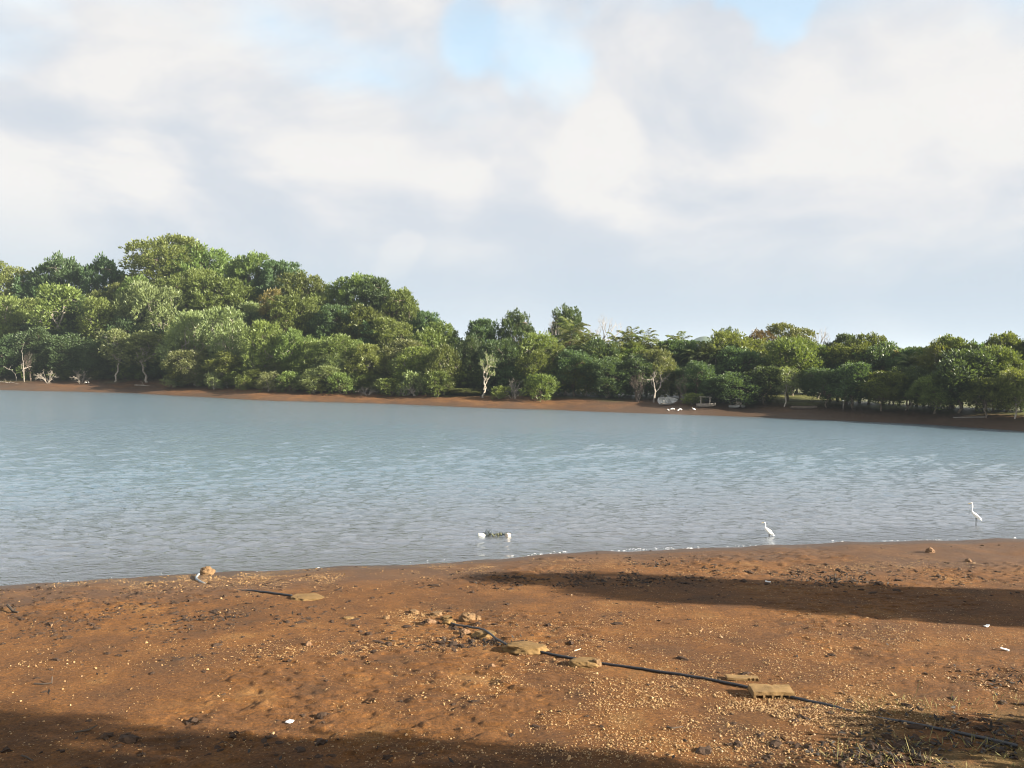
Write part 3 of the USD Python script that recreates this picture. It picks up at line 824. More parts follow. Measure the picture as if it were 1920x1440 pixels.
for px, top, w, off, lb in ((1048, 640, 50, 15, "low coconut palm under the left leafless treetop"), (1128, 640, 54, 19, "coconut palm between the low palm and the upright pair"), (1155, 622, 52, 22, "coconut palm right behind the wide leafless treetop"), (1245, 632, 50, 24, "coconut palm just right of the upright pair"),
                            (1395, 640, 52, 26, "coconut palm between tufted treetop and brownish treetop"), (1440, 640, 50, 24, "coconut palm left below the flat dome"), (1745, 672, 46, 20, "small coconut palm right of the shining palm in the right wood")):
    T("palm_b" if px % 2 else "palm_a", px, top, w, off, lb)
T("bare_a", 1228, 690, 62, 8, "leaning bare white trunk forked in a V behind the white boat", rz=2.4)
T("bare_bush", 1196, 690, 48, 8, "reddish leafless shrub left of the leaning forked trunk", cat="bush")
T("bare_bush", 1279, 692, 40, 9, "grey feathery leafless shrub above the yellow green bush", cat="bush")
T("bush_d", 1298, 738, 46, 7, "yellow green bush between the white boat and the roofed boat")
T("mangrove_c", 1250, 660, 62, 14, "greyish tree above the white boat")
T("mangrove_d", 1308, 680, 70, 11, "dark green tree behind the roofed boat")

# ------------------------------------------------------------------ the wood on the right bank
T("tall_d", 1362, 620, 52, 30, "dark tufted treetop just right of the blue hill")
T("tall_rust", 1418, 622, 80, 32, "brownish treetop between the tufted treetop and the flat dome")
T("tall_c", 1488, 611, 105, 36, "flat domed tree with airy top over the lawn gap")
T("bare_b", 1540, 610, 95, 28, "leafless reddish treetop right of the flat dome")
T("tall_b", 1585, 630, 80, 28, "dark speckled crown right of the leafless reddish treetop")
T("tall_a", 1650, 631, 72, 26, "pale green crown standing up at the middle of the right wood")
T("tall_b", 1712, 654, 85, 28, "low dark crown in the dip of the right skyline")
T("bare_a", 1778, 640, 40, 28, "thin pale treetop with sky showing through it in the right dip")
T("slender_a", 1786, 638, 36, 27, "sparse grey leaved treetop beside the thin pale treetop")
T("tall_d", 1835, 645, 70, 26, "dark tufted treetop left of the last round crown")
T("tall_a", 1888, 631, 95, 24, "round green crown at the right edge of the skyline")
T("tall_b", 1935, 640, 80, 22, "dark crown cut by the right edge of the picture")
T("palm_a", 1712, 662, 62, 16, "coconut palm with shining fronds in the middle of the right wood")
T("mangrove_d", 1385, 655, 100, 16, "large dark green tree left of the lawn gap")
T("clear_b", 1480, 640, 112, 16, "bright topped tree over the lawn gap")
T("tall_a", 1560, 652, 100, 20, "green tree with many pale leaves right of the lawn gap")
T("tall_a", 1632, 654, 90, 18, "bright leaved tree below the pale green standing crown")
T("tall_rust", 1688, 660, 55, 20, "reddish tree left of the shining coconut palm")
T("mangrove_d", 1372, 700, 104, 8, "dark bushy tree behind the small raft boat")
T("clear_a", 1436, 690, 90, 9.5, "dark tree at the left side of the lawn gap")
T("slender_a", 1472, 690, 46, 7, "slender tree with a white trunk in the lawn gap", rz=1.2)
T("clear_a", 1548, 694, 84, 8, "dark tree at the right side of the lawn gap")
T("clear_a", 1603, 684, 92, 7.5, "shaded tree behind the white topped post")
T("clear_b", 1655, 700, 88, 7, "shaded tree right of the white topped post")
T("clear_a", 1702, 690, 90, 9, "shaded tree with a clear trunk before the small lit lawn")
T("clear_b", 1754, 708, 84, 7, "shaded round tree right of the small lit lawn")
T("clear_a", 1806, 660, 128, 10, "large dark round tree over the pale kerb")
T("clear_b", 1852, 712, 84, 7, "shaded tree above the right end of the pale kerb")
T("clear_c", 1906, 694, 84, 7, "lighter green tree at the right edge above the dark bank")
T("clear_b", 1865, 656, 95, 15, "green tree below the round crown at the right edge")
for k in range(30):
    px = 862 + k * 36 + trng.normal(0, 7)
    lawn = 1425 < px < 1570
    kd = str(trng.choice(["mangrove_d", "tall_b", "tall_a", "mangrove_e"]))
    T(kd, px, 650 + trng.normal(0, 10), trng.uniform(72, 104), 42 if lawn else 21 + trng.normal(0, 2), between(kd, px, "in back rows", RIGHT_MARKS), "trees in the middle rows of the right wood", name="middle_tree")
    kd = str(trng.choice(["mangrove_d", "mangrove_a", "mangrove_b"]))
    T(kd, px + 14, (668 if lawn else 682) + trng.normal(0, 12), trng.uniform(66, 96), 50 if lawn else 15.5 + (3 if px > 1640 else 0) + trng.normal(0, 1), between(kd, px + 14, "in inner rows", RIGHT_MARKS), "trees in the middle rows of the right wood", name="middle_tree")
# trees beside the frame that shade the right bank and the beach
for kd, x, y, w, h, lb in (("tall_c", 26.4, 15.2, 4.4, 9.2, "spreading tree right of the beach that throws the far shadow band"), ("tall_b", 35.0, 13.4, 5.0, 11.0, "taller dark tree behind the spreading tree right of the beach"), ("mangrove_a", 22.0, 14.3, 3.0, 3.4, "low leafy tree at the right side of the beach"),
                       ("tall_c", 12.5, 4.0, 5.0, 6.8, "airy olive tree behind the lower right corner of the beach"), ("tall_c", 16.5, 1.2, 6, 9.0, "taller airy olive tree on the slope behind the beach"), ("clear_c", 12.3, 6.5, 3.4, 5.0, "small bright tree on the slope behind the beach"), ("bush_a", 11.4, 10.2, 2.6, 2.0, "round bush just right of the pipe's lower end")):
    T(kd, 0, 0, 0, 0, lb, "trees beside the beach", name="beach_bush" if kd == "bush_a" else "beach_tree", at=(x, y), hw=(h, w))
for k, (x, y) in enumerate([(66, 91), (72, 86), (66, 100), (80, 84), (88, 80)]):
    T(["clear_a", "tall_b", "tall_a"][k % 3], 0, 0, 0, 0, ["first", "second", "third", "fourth", "fifth", "sixth", "seventh", "eighth", "ninth", "tenth"][k] + " tree of the right bank past the dark edge crown", "trees of the right bank past the edge", name="bank_tree", at=(x, y), hw=(trng.uniform(6.0, 8.0), trng.uniform(6, 9)))


# ------------------------------------------------------------------ far hill
hv, hf = [], None
gx, gy = np.meshgrid(np.linspace(-90, 90, 40), np.linspace(-120, 120, 30))
hz = 53 * np.exp(-(gx / 46) ** 2 - (gy / 60) ** 2) + 3.5 * meshkit.fbm(np.stack([gx * 0.12, gy * 0.12, 0 * gx], -1), 4, 3) - 6
simple("hill_wood", (0.05, 0.075, 0.035), 0.95, 0.3, 0.2)
d = ray(1320, 640)
hc = d[:2] / d[1] * 1250
o = quad_mesh("distant_hill", np.stack([gx + hc[0], gy + hc[1], hz], -1).reshape(-1, 3), grid_faces(30, 40), M["hill_wood"])
tag(o, "blue grey hill far away behind the palms", kind="structure")

# ------------------------------------------------------------------ boats and other things on the far bank
simple("boat_white", (0.36, 0.36, 0.34), 0.7, 0.35, 3.0)
simple("boat_worn", (0.17, 0.15, 0.125), 0.8, 0.3, 4.0)
simple("boat_dark", (0.12, 0.095, 0.075), 0.85, 0.3, 4.0)
simple("boat_inside", (0.20, 0.20, 0.19), 0.8, 0.2, 4.0)
simple("post_grey", (0.28, 0.25, 0.21), 0.9, 0.25, 4.0)
simple("white_cap", (0.75, 0.75, 0.72), 0.5, 0.08, 4.0)
simple("kerb_pale", (0.17, 0.155, 0.135), 0.9, 0.2, 4.0)


def hull_mesh(L, B, D, n=15, m=9, thick=0.05, fine=0.75):
    """An open boat hull along x with thickness: outside, inside and rim."""
    def shell(s, dz):
        v = []
        for i in range(n):
            t = i / (n - 1)
            half = B / 2 * (math.sin(math.pi * min(0.5, t * 0.62 + 0.0)) ** fine if t > 0 else 0.0)
            half = B / 2 * max(0.03, (1 - (1 - min(t / 0.55, 1)) ** 2.2)) * (1 - 0.18 * max(0, (t - 0.6) / 0.4))
            sheer = D * (1 + 0.38 * (1 - t) ** 2.5)
            keel = D * 0.62 * (1 - t) ** 4
            for j in range(m):
                a = math.pi * (j / (m - 1) - 0.5)
                y = half * s * math.copysign(abs(math.sin(a)) ** 0.75, a)
                z = sheer - (sheer - keel - dz) * abs(math.cos(a)) ** 0.6
                v.append([(t - 0.5) * L * (0.5 + 0.5 * s), y, z])
        return np.array(v)
    a, b = shell(1.0, 0), shell(1 - 2 * thick / B, thick)
    g = grid_faces(n, m)
    k = n * m
    rim = []
    for side in (0, m - 1):
        for i in range(n - 1):
            rim.append([i * m + side, (i + 1) * m + side, k + (i + 1) * m + side, k + i * m + side])
    for i in (0, n - 1):
        for j in range(m - 1):
            rim.append([i * m + j, i * m + j + 1, k + i * m + j + 1, k + i * m + j])
    last = (n - 1) * m
    f = np.vstack([g, g[:, ::-1] + k, np.array(rim)])
    end = [[last, last + j, last + j + 1, last + j + 1] for j in range(1, m - 1)]
    f = np.vstack([f, np.array(end), np.array(end)[:, ::-1] + [k, k, k, k]])
    v = np.vstack([a, b])
    tri = np.vstack([f[:, [0, 1, 2]], f[:, [0, 2, 3]]])
    tri = tri[(tri[:, 0] != tri[:, 1]) & (tri[:, 1] != tri[:, 2]) & (tri[:, 0] != tri[:, 2])]
    return v, tri


def box(sx, sy, sz, at=(0, 0, 0), bev=0.012):
    b = min(bev, sx / 3, sy / 3, sz / 3)
    pts = []
    for x in (-1, 1):
        for y in (-1, 1):
            for z in (-1, 1):
                for k in range(3):
                    p = np.array([x * (sx / 2 - b), y * (sy / 2 - b), z * (sz / 2 - b)])
                    p[k] += (x, y, z)[k] * b
                    pts.append(p + at)
    h = trimesh.convex.convex_hull(np.array(pts))
    return tm(h)


def far_spot(px, off):
    y = 110.0
    for _ in range(20):
        d = ray(px, 760)
        x = d[0] / d[1] * y
        y = 0.5 * y + 0.5 * (far_y(x) + off)
    return np.array([x, y, float(base_z(x, y))])


p = far_spot(1251, 6.0)
b = empty("dinghy", p + [0, 0, 0.25], math.radians(203), rx=math.radians(-42))
put("hull", hull_mesh(3.0, 1.25, 0.5), M["boat_white"], b, smooth=40)
for x in (-0.35, 0.5):
    put("thwart", box(0.22, 1.02, 0.04, (x, 0, 0.36)), M["boat_inside"], b)
for s in (-1, 1):
    put("rubbing_strip", tube([[-1.35, s * 0.12, 0.66], [-0.9, s * 0.46, 0.60], [-0.2, s * 0.63, 0.53], [0.6, s * 0.63, 0.50], [1.45, s * 0.55, 0.50]], 0.03, 5), M["boat_worn"], b)
tag(b, "white rowing boat lying tipped on its side on the dark bank", "boat")

p = far_spot(1324, 4.8)
b = empty("roofed_boat", p, math.radians(160))
put("hull", hull_mesh(2.6, 1.1, 0.5), M["boat_worn"], b, smooth=40)
for x in (-0.5, 0.75):
    for y in (-0.42, 0.42):
        put("post", tube([[x, y, 0.3], [x, y, 1.42]], 0.03, 6), M["post_grey"], b)
put("roof", box(1.6, 1.1, 0.05, (0.12, 0, 1.44)), M["boat_worn"], b)
tag(b, "worn boat with a flat roof on thin posts, beached by the yellow green bush", "boat")

p = far_spot(1385, 5.2)
b = empty("raft_boat", p, math.radians(90))
for s in (-1, 1):
    v, f = hull_mesh(1.9, 0.5, 0.32)
    c, sn = math.cos(s * 0.5), math.sin(s * 0.5)
    v = np.stack([v[:, 0] * c - v[:, 1] * sn, v[:, 0] * sn + v[:, 1] * c + s * 0.55, v[:, 2] + 0.02], -1)
    put("float", (v, f), M["boat_inside"], b, smooth=40)
put("deck", box(0.8, 1.1, 0.06, (0, 0, 0.46)), M["boat_worn"], b)
put("seat", box(0.4, 0.7, 0.36, (0, 0, 0.68)), M["boat_worn"], b)
for y in (-0.34, 0.34):
    put("post", tube([[0, y, 0.45], [0, y, 1.25]], 0.03, 6), M["post_grey"], b)
put("roof", box(0.8, 1.25, 0.05, (0, 0.0, 1.28)), M["boat_inside"], b)
tag(b, "small raft boat on two pale floats with a little canopy", "boat")

p = far_spot(1508, 5.5)
b = empty("canoe", p, math.radians(175))
put("hull", hull_mesh(3.4, 0.75, 0.36), M["boat_dark"], b, smooth=40)
for x in (-0.5, 0.2, 0.9):
    put("thwart", box(0.15, 0.6, 0.04, (x, 0, 0.30)), M["boat_worn"], b)
tag(b, "long dark wooden boat lying low on the bank before the lawn", "boat")

p = far_spot(1581, 6.5)
b = empty("marker_post", p)
put("post", tube([[0, 0, -0.3], [0, 0, 1.15]], 0.045, 7), M["post_grey"], b)
put("cap", tm(trimesh.creation.icosphere(2, 0.11).apply_translation([0, 0, 1.22])), M["white_cap"], b)
tag(b, "thin post with a round white top on the right bank", "post")

p0, p1 = far_spot(1788, 5.0), far_spot(1852, 7.2)
pts = np.linspace(p0, p1, 9)
for k in range(8):
    a, c = pts[k], pts[k + 1]
    mid = (a + c) / 2
    L = np.linalg.norm((c - a)[:2])
    if k == 0:
        kb = empty("kerb", (0, 0, 0))
        tag(kb, "low pale stone kerb along the shaded right bank", "kerb")
    v, f = box(L - 0.02, 0.3, 0.22)
    an = math.atan2(c[1] - a[1], c[0] - a[0])
    v = np.stack([v[:, 0] * math.cos(an) - v[:, 1] * math.sin(an) + mid[0], v[:, 0] * math.sin(an) + v[:, 1] * math.cos(an) + mid[1], v[:, 2] + float(base_z(mid[0], mid[1])) - 0.03], -1)
    put("stone", (v, f), M["kerb_pale"], kb)

# fallen branches at the left
fb = empty("fallen_branch", far_spot(18, 6.0))
_r = np.random.default_rng(8)
put("stem", tube(bent(_r, [-3.2, 0, 0.25], [2.4, -1.2, 0.02], 8, 0.05), np.linspace(0.09, 0.03, 8), 6), M["bark_dead"], fb)
for x in (-2.2, -1.4, -0.6, 0.3):
    put("twig", tube(bent(_r, [x, -0.4, 0.15], [x + _r.uniform(-0.9, 0.9), -0.6, _r.uniform(0.5, 1.1)], 4, 0.1), np.linspace(0.03, 0.01, 4), 4), M["bark_dead"], fb)
tag(fb, "pale fallen branch lying along the bank at the left edge", "branch")
fb = empty("bent_branch", far_spot(25, 8.0))
put("stem", tube([[-1.9, 0, 3.0], [-1.2, 0, 2.5], [-0.3, 0, 2.2], [0.4, 0, 1.5], [0.6, 0, 0.6], [0.55, 0, -0.2]], [0.03, 0.045, 0.06, 0.07, 0.08, 0.08], 6), M["bark_dead"], fb)
put("twig", tube([[-0.8, 0, 2.35], [-0.5, 0, 3.0], [-0.1, 0.1, 3.3]], [0.03, 0.02, 0.01], 4), M["bark_dead"], fb)
tag(fb, "pale arched dead branch bowing to the bank at the left edge", "branch")
fb = empty("fallen_log", far_spot(275, 6.5))
put("stem", tube(bent(_r, [-2.3, 0, 0.12], [2.0, 0.2, 0.08], 6, 0.03), np.linspace(0.10, 0.05, 6), 6), M["bark_pale"], fb)
put("twig", tube([[-0.6, 0, 0.15], [-0.9, 0.1, 0.7], [-1.3, 0.1, 0.9]], [0.03, 0.02, 0.01], 4), M["bark_pale"], fb)
tag(fb, "pale log lying at the end of the shaded bank under the feathery tree", "log")

# ------------------------------------------------------------------ white birds
simple("feather", (0.62, 0.62, 0.60), 0.75, 0.04, 8.0)
simple("bill", (0.42, 0.30, 0.07), 0.5, 0.15, 8.0)
simple("bird_leg", (0.025, 0.025, 0.025), 0.6, 0.2, 8.0)


def egret(root, neck, body_z=0.50, fat=1.0, slope=1.0):
    """Facing -x: a sloping body, an S-bent neck, a small head with a dagger bill, thin jointed legs."""
    j = [(0.27, 0, body_z - 0.17, 0.018), (0.15, 0, body_z - 0.09, 0.055), (0.04, 0, body_z + 0.0, 0.085), (-0.07, 0, body_z + 0.09, 0.078), (-0.14, 0, body_z + 0.15, 0.050),
         (-0.185, 0, body_z + 0.15 + neck * 0.22, 0.030), (-0.165, 0, body_z + 0.15 + neck * 0.48, 0.024), (-0.165, 0, body_z + 0.15 + neck * 0.76, 0.022), (-0.185, 0, body_z + 0.15 + neck * 0.95, 0.024), (-0.215, 0, body_z + 0.15 + neck, 0.031), (-0.255, 0, body_z + 0.145 + neck, 0.017)]
    j = [(x, y, body_z + (z - body_z) * (slope if k < 5 else 1.0) - (0.15 * (1 - slope) if k >= 5 else 0), r * (fat if k < 5 else 1.0)) for k, (x, y, z, r) in enumerate(j)]
    put("body", blob_chain(j, 0.025, 6), M["feather"], root, smooth=True)
    hz = body_z + 0.145 + neck - 0.15 * (1 - slope)
    put("bill", tube([[-0.26, 0, hz], [-0.32, 0, hz - 0.008], [-0.385, 0, hz - 0.02]], [0.013, 0.009, 0.002], 6), M["bill"], root)
    for s in (-1, 1):
        wing = trimesh.creation.icosphere(2, 1.0)
        v = wing.vertices * [0.20, 0.022, 0.075]
        a = -0.62
        v = np.stack([v[:, 0] * math.cos(-a) - v[:, 2] * math.sin(a) * -1, v[:, 1], v[:, 0] * math.sin(a) + v[:, 2] * math.cos(a)], -1)
        put("wing", (v + [0.075, s * 0.072, body_z + 0.0], wing.faces), M["feather"], root, smooth=True)
        put("leg", tube([[0.02, s * 0.035, body_z - 0.05], [0.045, s * 0.035, body_z - 0.22], [0.01, s * 0.035, 0.02], [-0.05, s * 0.04, 0.0]], [0.018, 0.010, 0.009, 0.006], 6), M["bird_leg"], root)
        put("eye", tm(trimesh.creation.icosphere(1, 0.006).apply_translation([-0.232, s * 0.027, hz + 0.012])), M["bird_leg"], root)


p = on_plane(1829, 985)
e = empty("egret", p + [0, 0, -0.10], 0.05, scale=(1.0, 1.0, 1.0))
egret(e, 0.44)
tag(e, "tall white egret with its neck stretched up, wading at the right", "bird", None)
p = on_plane(1441, 1004)
e = empty("egret", p + [0, 0, -0.30], 0.15, scale=(0.86, 0.86, 0.86))
egret(e, 0.30, 0.52, 1.25)
tag(e, "smaller white egret wading deep, nearest the shore's brown point", "bird")
w = UsdGeom.Xform.Define(stage, "/World/Kinds/resting_egret")
egret(w.GetPrim(), 0.13, 0.30, 1.55, 0.45)
LB = {1253: "leftmost white bird of the three close together on the bank below the white boat", 1259: "middle white bird of the three close together below the white boat", 1263: "right white bird of the three close together below the white boat",
      1272: "left white bird of the pair on the bank below the yellow green bush", 1276: "right white bird of the pair on the bank below the yellow green bush", 1301: "white bird standing alone at the water's edge below the roofed boat",
      161: "left white bird of two standing under the shaded left wood", 166: "right white bird of two standing under the shaded left wood"}
for i, (px, lb) in enumerate(LB.items()):
    p = far_spot(px, 7.0 if px < 200 else 1.6 + 0.3 * (i % 3))
    e = empty("white_bird", p - [0, 0, 0.03], [0.2, 2.9, 0.5, 3.4, -0.3, 0.1, 1.2, 1.7][i], scale=[(0.6,) * 3, (0.78,) * 3, (0.66,) * 3, (0.66,) * 3, (0.82,) * 3, (0.9,) * 3, (0.9,) * 3, (0.95,) * 3][i])
    e.GetPrim().GetReferences().AddInternalReference("/World/Kinds/resting_egret")
    e.GetPrim().SetInstanceable(True)
    tag(e, lb, "bird", "white birds resting on the far bank")

# ------------------------------------------------------------------ stones and slabs of the beach
simple("stone_tan", (0.130, 0.078, 0.037), 0.9, 0.22, 5.0, bump=0.6, bscale=40)
simple("stone_ochre", (0.140, 0.084, 0.031), 0.9, 0.20, 4.0, bump=0.8, bscale=34)
simple("stone_brown", (0.145, 0.085, 0.046), 0.9, 0.22, 5.0, bump=0.6, bscale=40)
simple("foam", (0.170, 0.105, 0.042), 0.85, 0.30, 5.0, bump=0.7, bscale=45)


def stone(px, py, wpx, hgt, m, label, seed, deep=0.6, flat=0.0, rz=0.0, name="stone", cat="stone", sink=0.25):
    """A weathered stone wpx pixels wide, hgt metres high, deep as a share of its width; flat > 0 planes its top off."""
    p = on_ground(px, py)
    w = wpx / FPX * np.linalg.norm(p - CP)
    s = trimesh.creation.icosphere(4, 1.0)
    v = np.asarray(s.vertices)
    r = np.random.default_rng(seed)
    ang = r.uniform(0, 6.28)
    lump = 1 + 0.75 * (meshkit.fbm(v * 1.7 + seed * 7.7, 3, seed) - 0.5) + 0.22 * (meshkit.fbm(v * 5 + seed, 3, seed) - 0.5)
    v = v * lump[:, None]
    if flat:
        v[:, 2] = np.where(v[:, 2] > 0, np.minimum(v[:, 2], flat + 0.10 * v[:, 2]), v[:, 2])
        v[:, 2] += 0.16 * (meshkit.fbm(v * 3 + seed, 4, seed + 4) - 0.5)
    v = v / [np.abs(v[:, 0]).max(), np.abs(v[:, 1]).max(), v[:, 2].max()]
    v = v * [w / 2, w / 2 * deep, hgt * (1 - sink)]
    v[:, 2] = np.maximum(v[:, 2], -hgt * 0.5)
    o = empty(name, (p[0], p[1], float(ground_z(p[0], p[1])) + hgt * sink * 0.2), rz)
    put("rock", (v, s.faces), M[m], o, smooth=50)
    tag(o, label, cat)
    return o


stone(388, 1076, 27, 0.30, "stone_tan", "rounded tan boulder standing at the water's edge by the pipe end", 1, 0.9)
stone(576, 1122, 64, 0.09, "stone_ochre", "flat ochre slab at the right end of the short upper pipe run", 2, 0.75, 0.35, -0.1)
stone(818, 1154, 24, 0.11, "stone_tan", "small flat stone at the top of the stone cluster", 3, 0.8, 0.6)
stone(838, 1161, 24, 0.10, "stone_ochre", "small ochre stone in the middle of the stone cluster", 4, 0.8, 0.6)
stone(807, 1169, 22, 0.12, "stone_brown", "brown stone at the left foot of the stone cluster", 5, 0.8)
stone(842, 1169, 26, 0.13, "stone_ochre", "ochre stone lying on the pipe in the stone cluster", 6, 0.7)
stone(876, 1164, 32, 0.20, "stone_tan", "domed tan stone alone right of the stone cluster", 7, 0.8)
stone(895, 1161, 14, 0.11, "stone_tan", "little pale stone tucked behind the domed tan stone", 8, 0.8)
stone(871, 1189, 22, 0.14, "stone_brown", "reddish broken stone beside the raised pipe bend", 9, 0.8)
stone(908, 1193, 48, 0.14, "stone_ochre", "flat ochre stone under the raised pipe bend", 10, 0.7, 0.5, -0.15)
stone(986, 1219, 88, 0.20, "stone_ochre", "largest ochre slab, with a rough dark left face, on the pipe", 11, 0.62, 0.55, -0.12)
stone(1098, 1246, 62, 0.14, "stone_ochre", "reddish ochre slab with a pale broken corner on the pipe", 12, 0.66, 0.6, 0.1)
stone(1118, 1248, 20, 0.17, "stone_tan", "pale broken chip at the right end of the reddish ochre slab", 13, 0.7, 0.6)
stone(922, 1249, 14, 0.08, "stone_brown", "small lone stone below the largest ochre slab", 14, 0.8)
stone(1744, 1036, 15, 0.26, "stone_brown", "round brown boulder on the damp sand at the right", 15, 0.9)
stone(1816, 1053, 12, 0.14, "stone_brown", "small grey brown stone right of the round brown boulder", 16, 0.9)
stone(724, 1160, 14, 0.09, "stone_tan", "small tan stone left of the white shell heap", 17, 0.8)
stone(578, 1209, 14, 0.10, "stone_brown", "dark little stone on the bare earth below the short upper pipe run", 18, 0.9)
stone(653, 1160, 22, 0.06, "stone_ochre", "thin flat stone left of the shell heap, half buried", 19, 0.7, 0.5)
stone(776, 1148, 20, 0.08, "stone_tan", "pale flat stone above the white shell heap", 20, 0.8, 0.5)

# foam block with worn notches in its front
p = on_ground(1446, 1303)
b = m3.Manifold.cube([0.68, 0.34, 0.11], True)
for k in range(4):
    b = b - m3.Manifold.cube([0.11, 0.14, 0.09], True).translate([-0.245 + 0.145 * k, -0.165, -0.045])
b = b - m3.Manifold.cube([0.3, 0.3, 0.3], True).rotate([0, 0, 35]).translate([0.08, 0.33, 0.06])
v, f = mani(b.refine_to_length(0.03))
v = v + 0.016 * (np.stack([meshkit.fbm(v * 9 + s, 3, s) for s in (1, 2, 3)], -1) - 0.5) * 2
fb = empty("foam_block", (p[0], p[1], float(ground_z(p[0], p[1])) + 0.075), 0.0)
put("block", (v, f), M["foam"], fb, smooth=40)
tag(fb, "thick tan foam block with notches along its front, on the pipe", "block")
p = on_ground(1392, 1273)
b = m3.Manifold.cube([0.56, 0.17, 0.04], True)
for k in range(3):
    b = b - m3.Manifold.cube([0.05, 0.08, 0.08], True).translate([0.10 + 0.07 * k, -0.08, -0.02])
v, f = mani(b.refine_to_length(0.03))
v = v + 0.010 * (np.stack([meshkit.fbm(v * 9 + s, 3, s) for s in (5, 6, 7)], -1) - 0.5) * 2
fb = empty("flat_board", (p[0], p[1], float(ground_z(p[0], p[1])) + 0.035), -0.10)
put("board", (v, f), M["foam"], fb, smooth=40)
tag(fb, "thin tan board lying behind the notched foam block", "board")

# ------------------------------------------------------------------ the black water pipe
simple("pipe_black", (0.020, 0.021, 0.024), 0.42, 0.3, 6.0, spec=0.5)
simple("pipe_grey", (0.16, 0.18, 0.20), 0.5, 0.3, 6.0, spec=0.5)


def pipe_run(pts, r, lift, m, label, sides=9):
    q = np.array([on_ground(x, y) for x, y in pts])
    t = np.linspace(0, len(q) - 1, len(q) * 7)
    pp = np.stack([np.interp(t, np.arange(len(q)), q[:, k]) for k in range(3)], -1)
    k = np.ones(9) / 9
    for c in (0, 1):
        pad = np.r_[[pp[0, c]] * 4, pp[:, c], [pp[-1, c]] * 4]
        pp[:, c] = np.convolve(pad, k, "valid")
    z = base_z(pp[:, 0], pp[:, 1]) + near_detail(pp[:, 0], pp[:, 1]) * 0.5
    li = np.interp(t, np.arange(len(q)), lift)
    pp[:, 2] = z + li
    o = put("water_pipe", tube(pp, r, sides), M[m], smooth=50)
    tag(o, label, "pipe")


pipe_run([(836, 1167), (882, 1182), (905, 1188), (922, 1200), (948, 1212), (1022, 1225), (1066, 1235), (1130, 1245), (1205, 1256), (1290, 1268), (1400, 1288), (1500, 1313), (1560, 1325), (1616, 1338), (1700, 1355), (1790, 1375), (1930, 1404)], 0.024,
         [0.03, 0.06, 0.12, 0.10, 0.02, 0.02, 0.02, 0.015, 0.02, 0.02, 0.02, 0.02, 0.015, -0.03, 0.01, 0.02, 0.015], "pipe_black", "long black water pipe running under the slabs to the lower right corner")
pipe_run([(430, 1105), (470, 1109), (510, 1113), (552, 1119)], 0.03, [-0.03, 0.02, 0.025, 0.02], "pipe_black", "short black pipe run ending under the flat slab at the upper left")
pipe_run([(374, 1079), (366, 1086), (372, 1090), (386, 1094)], 0.035, [0.06, 0.05, 0.02, -0.02], "pipe_grey", "pale grey elbow of pipe beside the tan boulder")

# ------------------------------------------------------------------ rubbish
simple("bottle_white", (0.42, 0.43, 0.40), 0.45, 0.35, 6.0, spec=0.5)
simple("bottle_cap", (0.12, 0.16, 0.10), 0.5, 0.1, 6.0)
simple("bottle_cream", (0.42, 0.36, 0.29), 0.4, 0.2, 9.0, spec=0.5)
simple("net_dark", (0.028, 0.040, 0.040), 0.7, 0.5, 9.0)
simple("weed_pale", (0.13, 0.13, 0.07), 0.8, 0.3, 9.0)
simple("scrap_white", (0.60, 0.60, 0.59), 0.5, 0.05, 6.0)


def bottle(px, py, L, R, m, rz, label):
    p = on_plane(px, py)
    prof = [(0, 0.0), (0.85, 0.0), (1.0, 0.04), (1.0, 0.62), (0.8, 0.78), (0.34, 0.90), (0.34, 0.95), (0.0, 0.95)]
    s = trimesh.creation.revolve(np.array([(x * R, z * L) for x, z in prof]), sections=18)
    v = np.asarray(s.vertices)
    v = np.stack([v[:, 2] - L / 2, v[:, 1], v[:, 0]], -1)
    o = empty("plastic_bottle", (p[0], p[1], R * 0.15), rz, ry=0.10)
    put("body", (v, s.faces[:, ::-1]), M[m], o, smooth=35)
    c = trimesh.creation.cylinder(R * 0.4, L * 0.06, sections=14)
    v = np.asarray(c.vertices)
    put("cap", (np.stack([v[:, 2] + L * 0.47, v[:, 1], v[:, 0]], -1), c.faces[:, ::-1]), M["bottle_cap"], o)
    tag(o, label, "bottle")


bottle(904, 1004, 0.32, 0.075, "bottle_white", 0.1, "white plastic bottle floating at the left of the litter clump")
bottle(953, 1004, 0.26, 0.09, "bottle_cream", 0.9, "cream plastic bottle floating at the right of the litter clump")
_r = np.random.default_rng(12)
p = on_plane(928, 1004)
strands = []
for k in range(26):
    x0 = _r.uniform(-0.36, 0.34)
    a = [x0, _r.uniform(-0.1, 0.1), -0.02]
    c = [x0 + _r.uniform(-0.25, 0.25), _r.uniform(-0.1, 0.1), 0.02]
    mid = [(a[0] + c[0]) / 2, 0, _r.uniform(0.05, 0.16) + 0.12 * math.exp(-((x0 + 0.27) / 0.08) ** 2)]
    strands.append(tube([a, mid, c], 0.012, 4))
nb = empty("torn_net", (p[0], p[1], 0.0))
put("strands", join(strands), M["net_dark"], nb)
put("weed", leaves(_r, _r.uniform([-0.25, -0.12, 0.0], [0.25, 0.02, 0.05], (60, 3)), unit(_r.normal(size=(60, 3)) + [0, 0, 0.2]), np.full(60, 0.11), np.full(60, 0.04)), M["weed_pale"], nb)
tag(nb, "tangle of torn dark net and weed floating between two bottles", "net")
p = on_ground(543, 1355)
_s = trimesh.creation.icosphere(3, 1.0)
v, f = np.asarray(_s.vertices), np.asarray(_s.faces)
v = v * (1 + 0.9 * (meshkit.fbm(v * 2.2 + 3, 3, 8) - 0.5))[:, None] * [0.062, 0.045, 0.022]
o = empty("plastic_scrap", (p[0], p[1], float(ground_z(p[0], p[1])) + 0.02), 0.3)
put("sheet", (v, f), M["scrap_white"], o, smooth=40)
